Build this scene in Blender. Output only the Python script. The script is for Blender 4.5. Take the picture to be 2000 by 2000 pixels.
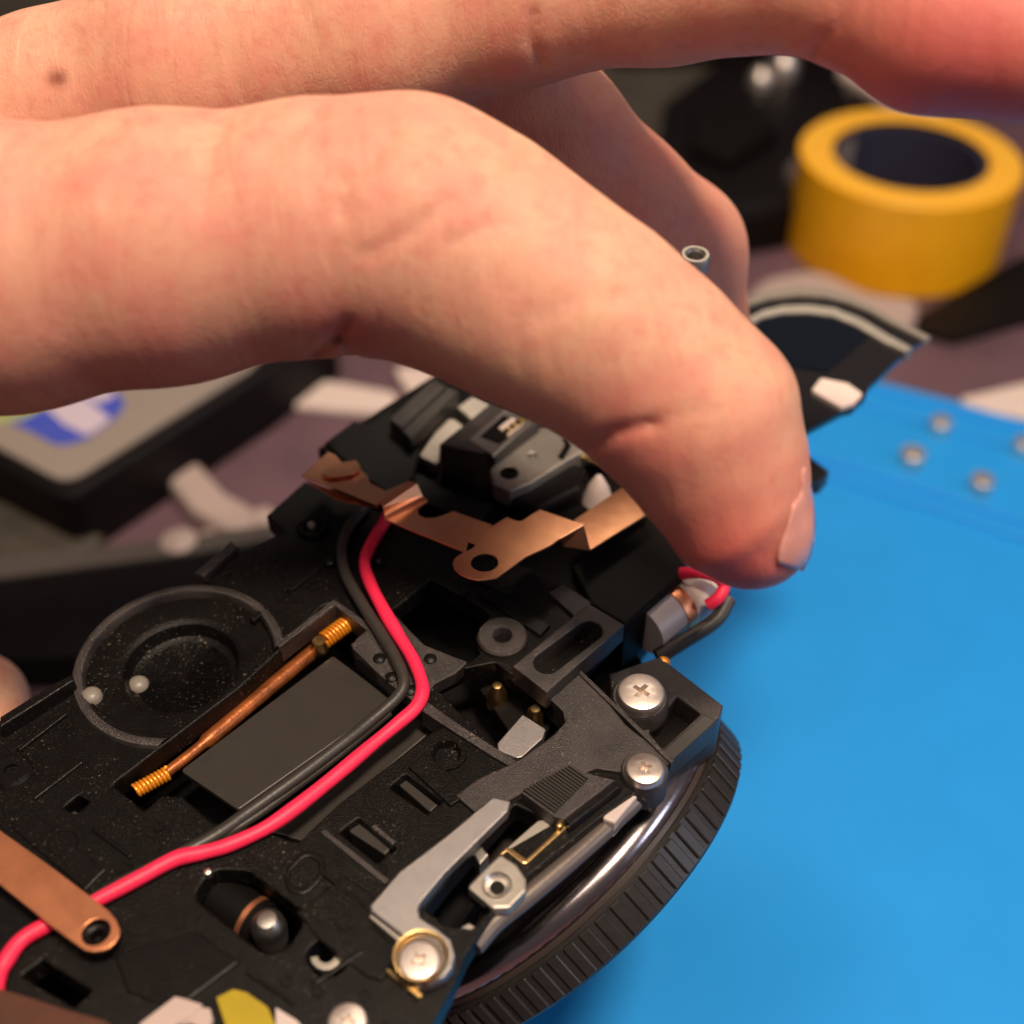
import bpy, bmesh, math, random
import numpy as np
from mathutils import Vector, Matrix
from mathutils.geometry import tessellate_polygon
random.seed(4)
R = math.radians
for o in list(bpy.data.objects): bpy.data.objects.remove(o)
sc = bpy.context.scene
col = sc.collection
sc.unit_settings.system = 'METRIC'
sc.unit_settings.scale_length = 0.01          # one unit is a centimetre

# ---------------------------------------------------------------- camera
PITCH = R(42)
CAM = Vector((0, 0, 22))
T = math.tan(R(22.5))
cam = bpy.data.cameras.new('camera')
cam.angle = R(45); cam.sensor_width = 36
cam.clip_start = 0.5; cam.clip_end = 1000
camo = bpy.data.objects.new('camera', cam); col.objects.link(camo)
camo.location = CAM; camo.rotation_euler = (R(90) - PITCH, 0, 0)
sc.camera = camo
cam.dof.use_dof = True
cam.dof.focus_distance = 14.9
cam.dof.aperture_fstop = 0.13
RIGHT = Vector((1, 0, 0)); UP = Vector((0, math.sin(PITCH), math.cos(PITCH))); FWD = Vector((0, math.cos(PITCH), -math.sin(PITCH)))
# ---------------------------------------------------------------- world and lamps
w = bpy.data.worlds.new('World'); sc.world = w; w.use_nodes = True
w.node_tree.nodes['Background'].inputs[0].default_value = (0.62, 0.5, 0.52, 1)
w.node_tree.nodes['Background'].inputs[1].default_value = 0.12
def lamp(name, loc, target, size, power, color, size_y=None):
    l = bpy.data.lights.new(name, 'AREA'); l.energy = power; l.color = color
    l.shape = 'RECTANGLE' if size_y else 'DISK'; l.size = size
    if size_y: l.size_y = size_y
    o = bpy.data.objects.new(name, l); col.objects.link(o); o.location = loc
    d = Vector(target) - Vector(loc); o.rotation_euler = d.to_track_quat('-Z', 'Y').to_euler()
    return o
lamp('desk_lamp', (9, -1, 60), (0, 9, 10), 8, 35000, (1.0, 0.80, 0.60))
lamp('room_lamp', (6, 43, 54), (1, 10, 10), 12, 8500, (1.0, 0.82, 0.64))
lamp('front_fill', (-12, -6, 62), (0, 10, 8), 26, 7000, (1.0, 0.84, 0.70))  # added warm fill from the front, out of view, to brighten the hand
lamp('window_light', (55, -4, 34), (0, 9, 8), 22, 7000, (0.74, 0.80, 1.0))
sc.view_settings.view_transform = 'Standard'; sc.view_settings.look = 'None'
sc.view_settings.exposure = 0.0; sc.view_settings.gamma = 1.0
sc.render.resolution_x = 1024; sc.render.resolution_y = 1024

# ---------------------------------------------------------------- geometry helpers
W2 = 966.0
def ray(x, y): return FWD + RIGHT * ((x - W2) / W2 * T) + UP * ((W2 - y) / W2 * T)
def at(x, y, d): return CAM + ray(x, y) * d
def on_z(x, y, z):
    r = ray(x, y); return CAM + r * ((z - CAM.z) / r.z)
class Frame:
    """a local working plane: where a sight line meets it, in its own coordinates"""
    def __init__(s, origin, xdir, normal):
        z = Vector(normal).normalized(); x = Vector(xdir); x = (x - z * x.dot(z)).normalized(); y = z.cross(x)
        s.o, s.x, s.y, s.z = Vector(origin), x, y, z
        s.m = Matrix(((x[0], y[0], z[0], origin[0]), (x[1], y[1], z[1], origin[1]), (x[2], y[2], z[2], origin[2]), (0, 0, 0, 1)))
    def l(s, px, py, h=0.0):
        r = ray(px, py); t = ((s.o + s.z * h) - CAM).dot(s.z) / r.dot(s.z)
        p = CAM + r * t - s.o
        return Vector((p.dot(s.x), p.dot(s.y), h))
    def w(s, px, py, h=0.0): return s.m @ s.l(px, py, h)
def empty(name, loc, label=None, cat=None, group=None):
    o = bpy.data.objects.new(name, None); col.objects.link(o); o.location = loc; o.empty_display_size = .5
    tag(o, label, cat, group); return o
def tag(o, label=None, cat=None, group=None, kind=None):
    if label: o['label'] = label
    if cat: o['category'] = cat
    if group: o['group'] = group
    if kind: o['kind'] = kind
    return o
def link(name, verts, faces, m, parent=None, matrix=None, smooth=False, label=None):
    me = bpy.data.meshes.new(name); me.from_pydata([tuple(v) for v in verts], [], faces)
    if m: me.materials.append(m)
    me.update()
    if smooth:
        me.polygons.foreach_set('use_smooth', [True] * len(me.polygons))
    o = bpy.data.objects.new(name, me); col.objects.link(o)
    if matrix is not None: o.matrix_world = matrix
    if parent:
        o.parent = parent
        bpy.context.view_layer.update()
        o.matrix_parent_inverse = parent.matrix_world.inverted()
    if label: o['label'] = label
    return o
def fix_normals(me):
    bm = bmesh.new(); bm.from_mesh(me); bmesh.ops.recalc_face_normals(bm, faces=bm.faces); bm.to_mesh(me); bm.free()
def area2(p): return sum(p[i][0] * p[(i + 1) % len(p)][1] - p[(i + 1) % len(p)][0] * p[i][1] for i in range(len(p)))
def offset(p, d):
    """inset (d>0) a counter-clockwise loop"""
    n = len(p); out = []
    for i in range(n):
        a, b, c = Vector(p[i - 1][:2]), Vector(p[i][:2]), Vector(p[(i + 1) % n][:2])
        e1 = (b - a); e2 = (c - b)
        if e1.length < 1e-6 or e2.length < 1e-6: out.append(b.copy()); continue
        e1.normalize(); e2.normalize()
        n1 = Vector((-e1.y, e1.x)); n2 = Vector((-e2.y, e2.x)); m = n1 + n2
        if m.length < 1e-3: out.append(b + n1 * d); continue
        m.normalize(); k = max(.45, m.dot(n1)); out.append(b + m * (d / k))
    return out
def rounded(p, r, seg=4):
    """round the corners of a loop given as 2D vectors"""
    out = []; n = len(p)
    for i in range(n):
        a, b, c = Vector(p[i - 1][:2]), Vector(p[i][:2]), Vector(p[(i + 1) % n][:2])
        u = a - b; v = c - b; lu, lv = u.length, v.length
        if lu < 1e-5 or lv < 1e-5: continue
        u.normalize(); v.normalize(); ang = u.angle(v, math.pi)
        if ang > R(160) or r <= 0: out.append(b); continue
        t = min(r / math.tan(ang / 2), lu * .45, lv * .45)
        for k in range(seg + 1):
            s = k / seg; out.append((b + u * t) * (1 - s) ** 2 + b * 2 * s * (1 - s) + (b + v * t) * s ** 2)
    return out
def ccw(p): return p if area2(p) > 0 else p[::-1]
def circle(cx, cy, r, n=28): return [Vector((cx + r * math.cos(2 * math.pi * i / n), cy + r * math.sin(2 * math.pi * i / n))) for i in range(n)]
def plate_geo(outer, holes, top, thick, bev):
    verts, faces = [], []
    steps = [(bev, 0), (bev * .3, bev * .3), (0, bev), (0, thick)] if bev > 0 else [(0, 0), (0, thick)]
    loops_idx = []
    for k, lp in enumerate([outer] + list(holes)):
        lp = ccw([Vector(q[:2]) for q in lp]); rings = []
        for ins, dz in steps:
            q = offset(lp, ins if k == 0 else -ins) if ins else lp
            base = len(verts); verts += [(v[0], v[1], top - dz) for v in q]; rings.append(base)
        n = len(lp)
        for a, b in zip(rings[:-1], rings[1:]):
            for i in range(n):
                j = (i + 1) % n
                f = (a + i, b + i, b + j, a + j)
                faces.append(f if k == 0 else f[::-1])
        loops_idx.append((rings[0], rings[-1], n))
    for top_side in (0, 1):
        ls = [[Vector(verts[b[top_side] + i]) for i in range(b[2])] for b in loops_idx]
        flat = [b[top_side] + i for b in loops_idx for i in range(b[2])]
        for t in tessellate_polygon(ls):
            f = [flat[i] for i in t]
            z = (Vector(verts[f[1]]) - Vector(verts[f[0]])).cross(Vector(verts[f[2]]) - Vector(verts[f[0]])).z
            if abs(z) < 1e-9: continue
            if (z > 0) != (top_side == 0): f = f[::-1]
            faces.append(tuple(f))
    return verts, faces
def plate(name, fr, outer, m, top=0, thick=.2, holes=(), bev=.02, parent=None, rad=0.0, hrad=0.0, label=None):
    """a flat piece with its top at height `top` of the frame; outline and openings are sight-line points"""
    out = rounded([fr.l(x, y, top) for x, y in outer], rad) if rad else [fr.l(x, y, top) for x, y in outer]
    hs = []
    for h in holes:
        if isinstance(h, tuple) and h[0] == 'c':
            c = fr.l(h[1], h[2], top); r = (fr.l(h[1] + h[3], h[2], top) - c).length; hs.append(circle(c.x, c.y, r))
        elif h[0] == 'r': hs.append(rounded([fr.l(x, y, top) for x, y in h[2]], h[1], 6))
        else:
            q = [fr.l(x, y, top) for x, y in h]; hs.append(rounded(q, hrad) if hrad else q)
    v, f = plate_geo(out, hs, top, thick, bev)
    return link(name, v, f, m, parent, fr.m, label=label)
def lathe_geo(profile, seg=48, cx=0, cy=0, close=False):
    verts, faces = [], []
    for r, z in profile:
        for i in range(seg):
            a = 2 * math.pi * i / seg; verts.append((cx + r * math.cos(a), cy + r * math.sin(a), z))
    for k in range(len(profile) - 1):
        for i in range(seg):
            j = (i + 1) % seg; faces.append((k * seg + i, k * seg + j, (k + 1) * seg + j, (k + 1) * seg + i))
    if profile[0][0] > 1e-4: faces.append(tuple(range(seg))[::-1])
    if profile[-1][0] > 1e-4 : faces.append(tuple((len(profile) - 1) * seg + i for i in range(seg)))
    return verts, faces
def autosmooth(o, ang=35):
    me = o.data
    bm = bmesh.new(); bm.from_mesh(me)
    bmesh.ops.remove_doubles(bm, verts=bm.verts, dist=1e-5)
    bmesh.ops.recalc_face_normals(bm, faces=bm.faces)
    for f in bm.faces: f.smooth = True
    for e in bm.edges:
        e.smooth = len(e.link_faces) == 2 and e.calc_face_angle(0) < R(ang)
    bm.to_mesh(me); bm.free()
    return o
def lathe(name, fr, px, py, h, profile, m, parent=None, seg=48, label=None, smooth=True):
    c = fr.l(px, py, h)
    v, f = lathe_geo([(r, z + h) for r, z in profile], seg, c.x, c.y)
    o = link(name, v, f, m, parent, fr.m, label=label); autosmooth(o)
    return o
def catmull(P, n=8):
    P = [Vector(p) for p in P]; P = [P[0] * 2 - P[1]] + P + [P[-1] * 2 - P[-2]]; out = []
    for i in range(1, len(P) - 2):
        for k in range(n):
            t = k / n; a, b, c, d = P[i - 1:i + 3]
            out.append(.5 * ((2 * b) + (c - a) * t + (2 * a - 5 * b + 4 * c - d) * t * t + (3 * b - a - 3 * c + d) * t ** 3))
    out.append(P[-2]); return out
def tube(name, pts, rad, m, parent=None, seg=16, label=None, n=8, sq=1.0):
    P = catmull(pts, n) if n else [Vector(p) for p in pts]
    verts, faces = [], []; up = None
    for i, p in enumerate(P):
        t = (P[min(i + 1, len(P) - 1)] - P[max(i - 1, 0)]).normalized()
        if up is None: up = t.orthogonal().normalized()
        up = (up - t * up.dot(t)).normalized(); s = t.cross(up)
        r = rad(i / (len(P) - 1)) if callable(rad) else rad
        for k in range(seg):
            a = 2 * math.pi * k / seg; verts.append(p + (up * math.cos(a) + s * math.sin(a)) * r)
    for i in range(len(P) - 1):
        for k in range(seg):
            j = (k + 1) % seg; faces.append((i * seg + k, i * seg + j, (i + 1) * seg + j, (i + 1) * seg + k))
    faces.append(tuple(range(seg))[::-1]); faces.append(tuple((len(P) - 1) * seg + k for k in range(seg)))
    o = link(name, verts, faces, m, parent, label=label); autosmooth(o, 60); return o
def sheet(name, faces3, fr, m, thick=.02, parent=None, label=None, bev=True):
    """folded sheet metal: faces are lists of (x, y, height) points sharing corners"""
    verts, idx, faces = [], {}, []
    for f in faces3:
        q = []
        for p in f:
            k = tuple(p)
            if k not in idx: idx[k] = len(verts); verts.append(fr.w(*p))
            q.append(idx[k])
        faces.append(tuple(q))
    o = link(name, verts, faces, m, parent, label=label)
    bm = bmesh.new(); bm.from_mesh(o.data); bmesh.ops.recalc_face_normals(bm, faces=bm.faces); bm.to_mesh(o.data); bm.free()
    s = o.modifiers.new('thickness', 'SOLIDIFY'); s.thickness = thick; s.offset = 0
    b = o.modifiers.new('edge', 'BEVEL'); b.width = thick * .3; b.segments = 2; b.limit_method = 'ANGLE'
    return o
def box(name, centre, size, m, parent=None, rot=None, bev=.05, label=None):
    bm = bmesh.new(); bmesh.ops.create_cube(bm, size=1)
    for v in bm.verts: v.co = Vector((v.co.x * size[0], v.co.y * size[1], v.co.z * size[2]))
    if bev: bmesh.ops.bevel(bm, geom=list(bm.edges), offset=bev, segments=2, affect='EDGES')
    me = bpy.data.meshes.new(name); bm.to_mesh(me); bm.free(); me.materials.append(m)
    o = bpy.data.objects.new(name, me); col.objects.link(o)
    mt = Matrix.Translation(centre) @ (rot.to_4x4() if rot is not None else Matrix())
    o.matrix_world = mt
    if parent:
        o.parent = parent; bpy.context.view_layer.update(); o.matrix_parent_inverse = parent.matrix_world.inverted()
    if label: o['label'] = label
    return o

# ---------------------------------------------------------------- materials
def srgb(r, g, b):
    f = lambda c: (c / 255 / 12.92) if c / 255 <= .04045 else ((c / 255 + .055) / 1.055) ** 2.4
    return (f(r), f(g), f(b), 1)
def mat(name, color, rough=.5, metal=0.0, bump=0.0, bscale=20, var=0.0, vscale=4, spec=.5, dust=0.0, rvar=0.0, coat=0, brushed=None, color2=None):
    m = bpy.data.materials.new(name); m.use_nodes = True; nt = m.node_tree; N = nt.nodes; L = nt.links
    b = N['Principled BSDF']; b.inputs['Roughness'].default_value = rough; b.inputs['Metallic'].default_value = metal
    b.inputs['Specular IOR Level'].default_value = spec; b.inputs['Coat Weight'].default_value = coat
    tc = N.new('ShaderNodeTexCoord'); src = tc.outputs['Object']
    if brushed:
        mp = N.new('ShaderNodeMapping'); mp.inputs['Scale'].default_value = brushed; mp.inputs['Rotation'].default_value = (0, 0, R(-38)); L.new(src, mp.inputs[0]); bsrc = mp.outputs[0]
    else: bsrc = src
    cs = (color[0], color[1], color[2], 1)
    b.inputs['Base Color'].default_value = cs
    last = None
    if var or color2:
        n = N.new('ShaderNodeTexNoise'); n.inputs['Scale'].default_value = vscale; n.inputs['Detail'].default_value = 6; n.inputs['Roughness'].default_value = .6; L.new(src, n.inputs[0])
        r = N.new('ShaderNodeValToRGB'); r.color_ramp.elements[0].position = .3; r.color_ramp.elements[1].position = .7
        c2 = color2 or tuple(min(1, c * (1 + var)) for c in color[:3]) + (1,)
        c1 = cs if color2 else tuple(c * (1 - var) for c in color[:3]) + (1,)
        r.color_ramp.elements[0].color = c1; r.color_ramp.elements[1].color = c2
        L.new(n.outputs[0], r.inputs[0]); last = r.outputs[0]
    if dust:
        n = N.new('ShaderNodeTexNoise'); n.inputs['Scale'].default_value = 26; n.inputs['Detail'].default_value = 5; L.new(src, n.inputs[0])
        n2 = N.new('ShaderNodeTexNoise'); n2.inputs['Scale'].default_value = 1.3; n2.inputs['Detail'].default_value = 2; L.new(src, n2.inputs[0])
        r2 = N.new('ShaderNodeValToRGB'); r2.color_ramp.elements[0].position = .62; r2.color_ramp.elements[1].position = .74; L.new(n.outputs[0], r2.inputs[0])
        r3 = N.new('ShaderNodeValToRGB'); r3.color_ramp.elements[0].position = .42; r3.color_ramp.elements[1].position = .66; L.new(n2.outputs[0], r3.inputs[0])
        mu = N.new('ShaderNodeMath'); mu.operation = 'MULTIPLY'; L.new(r2.outputs[0], mu.inputs[0]); L.new(r3.outputs[0], mu.inputs[1])
        mu2 = N.new('ShaderNodeMath'); mu2.operation = 'MULTIPLY'; L.new(mu.outputs[0], mu2.inputs[0]); mu2.inputs[1].default_value = dust
        mx = N.new('ShaderNodeMix'); mx.data_type = 'RGBA'; L.new(mu2.outputs[0], mx.inputs[0])
        if last: L.new(last, mx.inputs[6])
        else: mx.inputs[6].default_value = cs
        mx.inputs[7].default_value = (.26, .22, .17, 1); last = mx.outputs[2]
    if last: L.new(last, b.inputs['Base Color'])
    if rvar:
        n = N.new('ShaderNodeTexNoise'); n.inputs['Scale'].default_value = 5; n.inputs['Detail'].default_value = 8; L.new(bsrc, n.inputs[0])
        mr = N.new('ShaderNodeMapRange'); mr.inputs[3].default_value = max(0, rough - rvar); mr.inputs[4].default_value = rough + rvar
        L.new(n.outputs[0], mr.inputs[0]); L.new(mr.outputs[0], b.inputs['Roughness'])
    if bump:
        n = N.new('ShaderNodeTexNoise'); n.inputs['Scale'].default_value = bscale; n.inputs['Detail'].default_value = 4; L.new(bsrc, n.inputs[0])
        bp = N.new('ShaderNodeBump'); bp.inputs['Strength'].default_value = bump; bp.inputs['Distance'].default_value = .02
        L.new(n.outputs[0], bp.inputs['Height']); L.new(bp.outputs[0], b.inputs['Normal'])
    return m
M = {}
M['grain'] = mat('black_grained_plastic', (.005, .0042, .004), .36, bump=.5, bscale=48, var=.3, dust=.8, spec=.17, rvar=.1)
M['plastic'] = mat('black_smooth_plastic', (.006, .005, .005), .36, bump=.3, bscale=40, dust=.35, spec=.2, rvar=.08)
M['deep'] = mat('deep_black_plastic', (.005, .004, .004), .6, bump=.3, bscale=30, spec=.12)
M['sheen'] = mat('worn_satin_plastic', (.030, .023, .022), .34, bump=.7, bscale=75, dust=.9, spec=.65, rvar=.16, var=.6, vscale=2.2)
M['gloss'] = mat('glossy_black_barrel', (.012, .011, .012), .10, spec=.8, rvar=.04, coat=.4)
M['amber'] = mat('dark_amber_strip', (.30, .085, .02), .4, metal=.5, bump=.5, bscale=9, var=.5, vscale=3)
M['chrome'] = mat('dark_chrome', (.52, .46, .47), .24, metal=1, bump=.05, bscale=20, rvar=.05)
M['flange'] = mat('satin_barrel_metal', (.06, .045, .04), .36, metal=.3, bump=.1, bscale=60, spec=.6, rvar=.05)
M['bead'] = mat('satin_grey_rail', (.16, .13, .115), .38, metal=.5, bump=.1, rvar=.05)
M['dullgrey'] = mat('grey_rim_and_highlight', (.22, .19, .16), .4, bump=.2)  # cream rim, and the pale tone of the dish's highlight domes
M['rimgrey'] = mat('dull_rim_plastic', (.085, .068, .06), .6, bump=.2)
M['rubber'] = mat('ribbed_black_rubber', (.018, .016, .016), .42, bump=.2, bscale=30, var=.2)
M['panel'] = mat('grey_matte_film', (.034, .029, .026), .42, bump=.12, bscale=80, var=.08, spec=.4)
M['copper'] = mat('copper_sheet', (.97, .47, .26), .33, metal=1, bump=.05, bscale=45, var=.10, vscale=2.5, rvar=.07)
M['copperdark'] = mat('worn_copper_strip', (.75, .30, .15), .42, metal=.9, bump=.1, bscale=60, var=.15, vscale=2, rvar=.06)
M['steel'] = mat('nickel_steel', (.62, .58, .53), .36, metal=1, bump=.12, bscale=30, var=.08, rvar=.08, brushed=(1, 12, 1))
M['steelmatte'] = mat('matte_steel_plate', (.46, .42, .37), .5, metal=.85, bump=.15, bscale=50, var=.12, rvar=.06)
M['lever'] = mat('brushed_steel_lever', (.36, .335, .335), .5, metal=1, bump=.25, bscale=9, var=.06, brushed=(2, 26, 1), rvar=.1)
M['screw'] = mat('nickel_screw_head', (.85, .75, .68), .42, metal=1, bump=.08, bscale=30, var=.06, rvar=.06)
M['brass'] = mat('brass_collar', (.72, .50, .22), .3, metal=1, bump=.1, bscale=30, var=.1)
M['coil'] = mat('amber_coil_wire', (.95, .30, .02), .3, metal=.35, bump=.2, bscale=20, var=.2)
M['red'] = mat('red_wire_insulation', (.95, .022, .085), .5, bump=.15, bscale=22, var=.10, vscale=6)
M['grey'] = mat('grey_wire_insulation', (.036, .031, .027), .42, bump=.15, bscale=22, var=.12, vscale=6)
M['pale'] = mat('pale_plastic', (.55, .45, .42), .4, bump=.1)
M['gold'] = mat('gold_contact', (.8, .62, .25), .25, metal=1)
M['mirror'] = mat('dark_blue_mirror_glass', (.003, .006, .012), .08, spec=.8)
M['yellowtape'] = mat('yellow_adhesive_tape', (.36, .26, .01), .4, bump=.2, bscale=8, var=.1)
M['foil'] = mat('pale_crinkled_foil', (.48, .37, .34), .45, metal=.1, bump=.4, bscale=5)
M['desk'] = mat('purple_brown_desk_mat', srgb(100, 74, 84), .5, bump=.2, bscale=14, var=.25, vscale=.35)
M['blue'] = mat('blue_silicone', (.014, .30, .80), .6, bump=.2, bscale=22, var=.03, vscale=.5, spec=.25)
M['tapeyellow'] = mat('yellow_paper_tape', (1.0, .44, .002), .5, bump=.1, bscale=10, var=.06, vscale=1.5)
M['tapeside'] = mat('yellow_tape_edge', (1.0, .50, .04), .55, bump=.3, bscale=12, var=.06)
M['card'] = mat('dark_cardboard_core', (.025, .025, .05), .6, bump=.2)
M['white'] = mat('off_white_paper', (.72, .58, .53), .6, bump=.1, var=.06)
M['gadget'] = mat('grey_gadget_shell', (.30, .25, .22), .5, bump=.1, var=.06)
M['blackback'] = mat('black_case_plastic', (.006, .0045, .005), .5, spec=.15, bump=.3, bscale=5, var=.3)
M['olive'] = mat('dark_grey_cloth', (.055, .045, .035), .7, bump=.6, bscale=5, var=.4, vscale=.6)
M['inkblue'] = mat('blue_print', (.06, .09, .52), .5)
M['inkwhite'] = mat('white_print', (.62, .52, .62), .5)
M['inkgreen'] = mat('lime_print', (.38, .42, .16), .5)

# ================================================================ the setting
def sheet_rect(name, x0, y0, x1, y1, z, m):
    return link(name, [(x0, y0, z), (x1, y0, z), (x1, y1, z), (x0, y1, z)], [(0, 1, 2, 3)], m)
desk = sheet_rect('desk', -150, -60, 150, 220, 0, M['desk']); desk['kind'] = 'structure'
TB = Frame((0, 20, 0), (1, 0, 0), (0, 0, 1))

# blue silicone work mat with raised tray edges
mat_root = empty('work_mat', TB.w(1700, 1200, 0), 'bright blue silicone work mat lying on the desk at the right', 'work mat')
plate('mat_sheet', TB, [(1290, 640), (1640, 712), (1932, 786), (2600, 960), (4200, 2600), (900, 3600), (600, 1500), (900, 700)], M['blue'], .35, .34, bev=.12, parent=mat_root)
def ridge(pts, z, r):
    P = [TB.w(x, y, z) for x, y in pts]
    return tube('raised_ridge', P, r, M['blue'], mat_root, seg=10, n=4)
ridge([(1420, 672), (1640, 728), (1932, 806), (2400, 930)], .35, .17)
ridge([(1420, 705), (1640, 766), (1932, 850), (2400, 985)], .35, .13)
ridge([(1380, 812), (1560, 868), (1760, 930), (1932, 985), (2300, 1100)], .35, .16)
ridge([(1380, 838), (1560, 894), (1760, 958), (1932, 1015), (2300, 1130)], .35, .16)
# loose screws kept in the mat's tray
def cross_recess(name, fr, cx, cy, r, z, parent, m, rot=.6):
    v, f = [], []
    a, b = r * .38, r * .10
    pts = [(a, b), (b, b), (b, a), (-b, a), (-b, b), (-a, b), (-a, -b), (-b, -b), (-b, -a), (b, -a), (b, -b), (a, -b)]
    c, s = math.cos(rot), math.sin(rot)
    P = [(cx + x * c - y * s, cy + x * s + y * c) for x, y in pts]
    return P
def screw(px, py, fr, h, rpx, m, parent=None, name='screw', rot=.6, dome=.25, label=None, depth=.3):
    """pan-head screw with a real cross recess"""
    c = fr.l(px, py, h); r = (fr.l(px + rpx, py, h) - c).length
    cr = cross_recess('', fr, c.x, c.y, r, h, None, m, rot)
    n = 40
    verts, faces = [], []
    th = r * dome
    rings = []
    prof = [(1, -depth), (1, -th), (.98, -th * .5), (.93, -th * .15), (.85, 0)]
    for q, z in prof:
        b = len(verts); rings.append(b)
        for i in range(n):
            a = 2 * math.pi * i / n; verts.append((c.x + r * q * math.cos(a), c.y + r * q * math.sin(a), h + z))
    for a, b in zip(rings[:-1], rings[1:]):
        for i in range(n): j = (i + 1) % n; faces.append((a + i, a + j, b + j, b + i))
    crb = len(verts); verts += [(x, y, h) for x, y in cr]
    loops = [[Vector(verts[rings[-1] + i]) for i in range(n)], [Vector(verts[crb + i]) for i in range(12)]]
    flat = [rings[-1] + i for i in range(n)] + [crb + i for i in range(12)]
    for t in tessellate_polygon(loops): faces.append(tuple(flat[i] for i in t))
    low = len(verts); verts += [(c.x + (x - c.x) * .55, c.y + (y - c.y) * .55, h - r * .3) for x, y in cr]
    for i in range(12): j = (i + 1) % 12; faces.append((crb + i, low + i, low + j, crb + j))
    faces.append(tuple(low + i for i in range(12)))
    o = link(name, verts, faces, m, parent, fr.m, label=label); autosmooth(o, 28)
    return o
MT = Frame((0, 20, .55), (1, 0, 0), (0, 0, 1))
for (x, y, r, lb) in ((1777, 792, 21, 'loose silver screw farthest up the blue mat, near its upper edge'), (1724, 852, 24, 'loose silver screw on the blue mat nearest the thumb'),
                      (1855, 902, 23, 'loose silver screw lowest on the blue mat, just above its double ridge'), (1934, 832, 20, 'loose silver screw on the blue mat cut by the right picture edge')):
    s = screw(x, y, MT, .25, r, M['screw'], name='loose_screw', depth=.45, dome=.5); tag(s, lb, 'screw', 'loose screws on the blue mat')

# roll of yellow tape
def roll():
    zt = 3.3
    c = TB.l(1718, 292, zt); r = (TB.l(1718 + 207, 292, zt) - c).length; base = Vector((c.x, TB.o.y + c.y, 0))
    root = empty('tape_roll', base, 'roll of yellow tape standing on the desk behind the blue mat', 'tape roll')
    ri = r * .70
    fr = Frame(base, (1, 0, 0), (0, 0, 1))
    def lt(name, prof, m):
        v, f = lathe_geo(prof, 72); f = f[:-1] if prof[-1][0] > 1e-4 else f; f = [q for q in f if len(q) == 4]
        o = link(name, v, f, m, root, fr.m); autosmooth(o, 35); return o
    lt('tape_winding', [(ri, zt - .01), (ri + .05, zt), (r - .06, zt), (r, zt - .06), (r, .06), (r - .06, 0), (ri, 0)], M['tapeyellow'])
    lt('tape_edge', [(ri + .06, zt + .004), (r - .08, zt + .004)], M['tapeside'])
    lt('cardboard_core', [(ri - .001, 0), (ri - .001, zt - .12), (ri - .25, zt - .12), (ri - .25, 0)], M['card'])
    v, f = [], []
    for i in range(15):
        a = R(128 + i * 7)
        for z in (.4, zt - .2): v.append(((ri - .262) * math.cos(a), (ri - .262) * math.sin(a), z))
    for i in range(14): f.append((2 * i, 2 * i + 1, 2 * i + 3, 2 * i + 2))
    link('pale_core_reflection', v, f, M['gadget'], root, fr.m)  # pale reflection on the core's inner wall, put in as a coloured strip
    return root
roll()

# dark phone-like gadget lying at the left
def gadget():
    z = 2.0
    fr = Frame((0, 20, z), (1, 0, 0), (0, 0, 1))
    root = empty('gadget', fr.w(125, 800, -z), 'grey flat gadget with black rim and blue sticker lying behind the hand', 'gadget')
    plate('black_shell', fr, [(-60, 800), (-80, 840), (125, 945), (500, 705), (640, 600), (330, 420)], M['blackback'], -.05, 1.9, bev=.15, parent=root, rad=.6)
    plate('top_panel', fr, [(-60, 790), (-60, 812), (125, 912), (470, 696), (560, 600), (330, 460)], M['gadget'], .03, .1, bev=.03, parent=root, rad=.6)
    s = plate('sticker', fr, [(-40, 770), (60, 815), (110, 842), (160, 830), (215, 790), (238, 762), (190, 700), (60, 700)], M['inkblue'], .045, .012, bev=0, parent=root, rad=.5, label='blue oval sticker with pale band')
    plate('pale_band', fr, [(60, 745), (120, 720), (210, 790), (165, 822), (120, 800)], M['inkwhite'], .052, .006, bev=0, parent=s, rad=.2)
    plate('pale_band', fr, [(140, 735), (190, 715), (220, 745), (185, 762)], M['inkwhite'], .056, .006, bev=0, parent=s, rad=.2)
    plate('lime_patch', fr, [(-60, 782), (-10, 800), (45, 790), (150, 730), (120, 700), (-60, 740)], M['inkgreen'], .050, .006, bev=0, parent=s)
gadget()

def slab(name, pts, z, th, m, label, cat, group=None, rad=.3, bev=.06):
    fr = Frame((0, 20, z), (1, 0, 0), (0, 0, 1))
    o = plate(name, fr, pts, m, 0, th, bev=bev, rad=rad); return tag(o, label, cat, group)
slab('paper_strip', [(515, 752), (560, 712), (650, 722), (750, 740), (742, 778), (640, 772), (520, 760)], .25, .2, M['white'], 'off-white blurred paper strip below the thumb joint', 'paper')
slab('paper_scrap', [(740, 690), (800, 690), (870, 720), (860, 770), (800, 770), (770, 740)], .25, .2, M['white'], 'pale paper scrap behind the top left corner of the camera body', 'paper')
slab('pale_clip', [(305, 890), (335, 858), (375, 870), (425, 925), (480, 955), (478, 1000), (420, 995), (355, 955)], .6, .5, M['foil'], 'pale pinkish oblong part lying between gadget and camera body', 'small part', rad=.5, bev=.2)
slab('torn_label', [(440, 975), (505, 950), (560, 1005), (470, 1040), (380, 1050), (360, 1010)], .25, .2, M['foil'], 'pale torn label lying beside the camera body tab', 'label')
o = lathe('pale_ball', TB, 340, 1030, 1.0, [(0, .35), (.25, .33), (.45, .2), (.55, -.1), (.5, -.6), (.45, -1.0)], M['foil']); tag(o, 'small round pale ball touching the rim of the dark case', 'ball')
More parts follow.
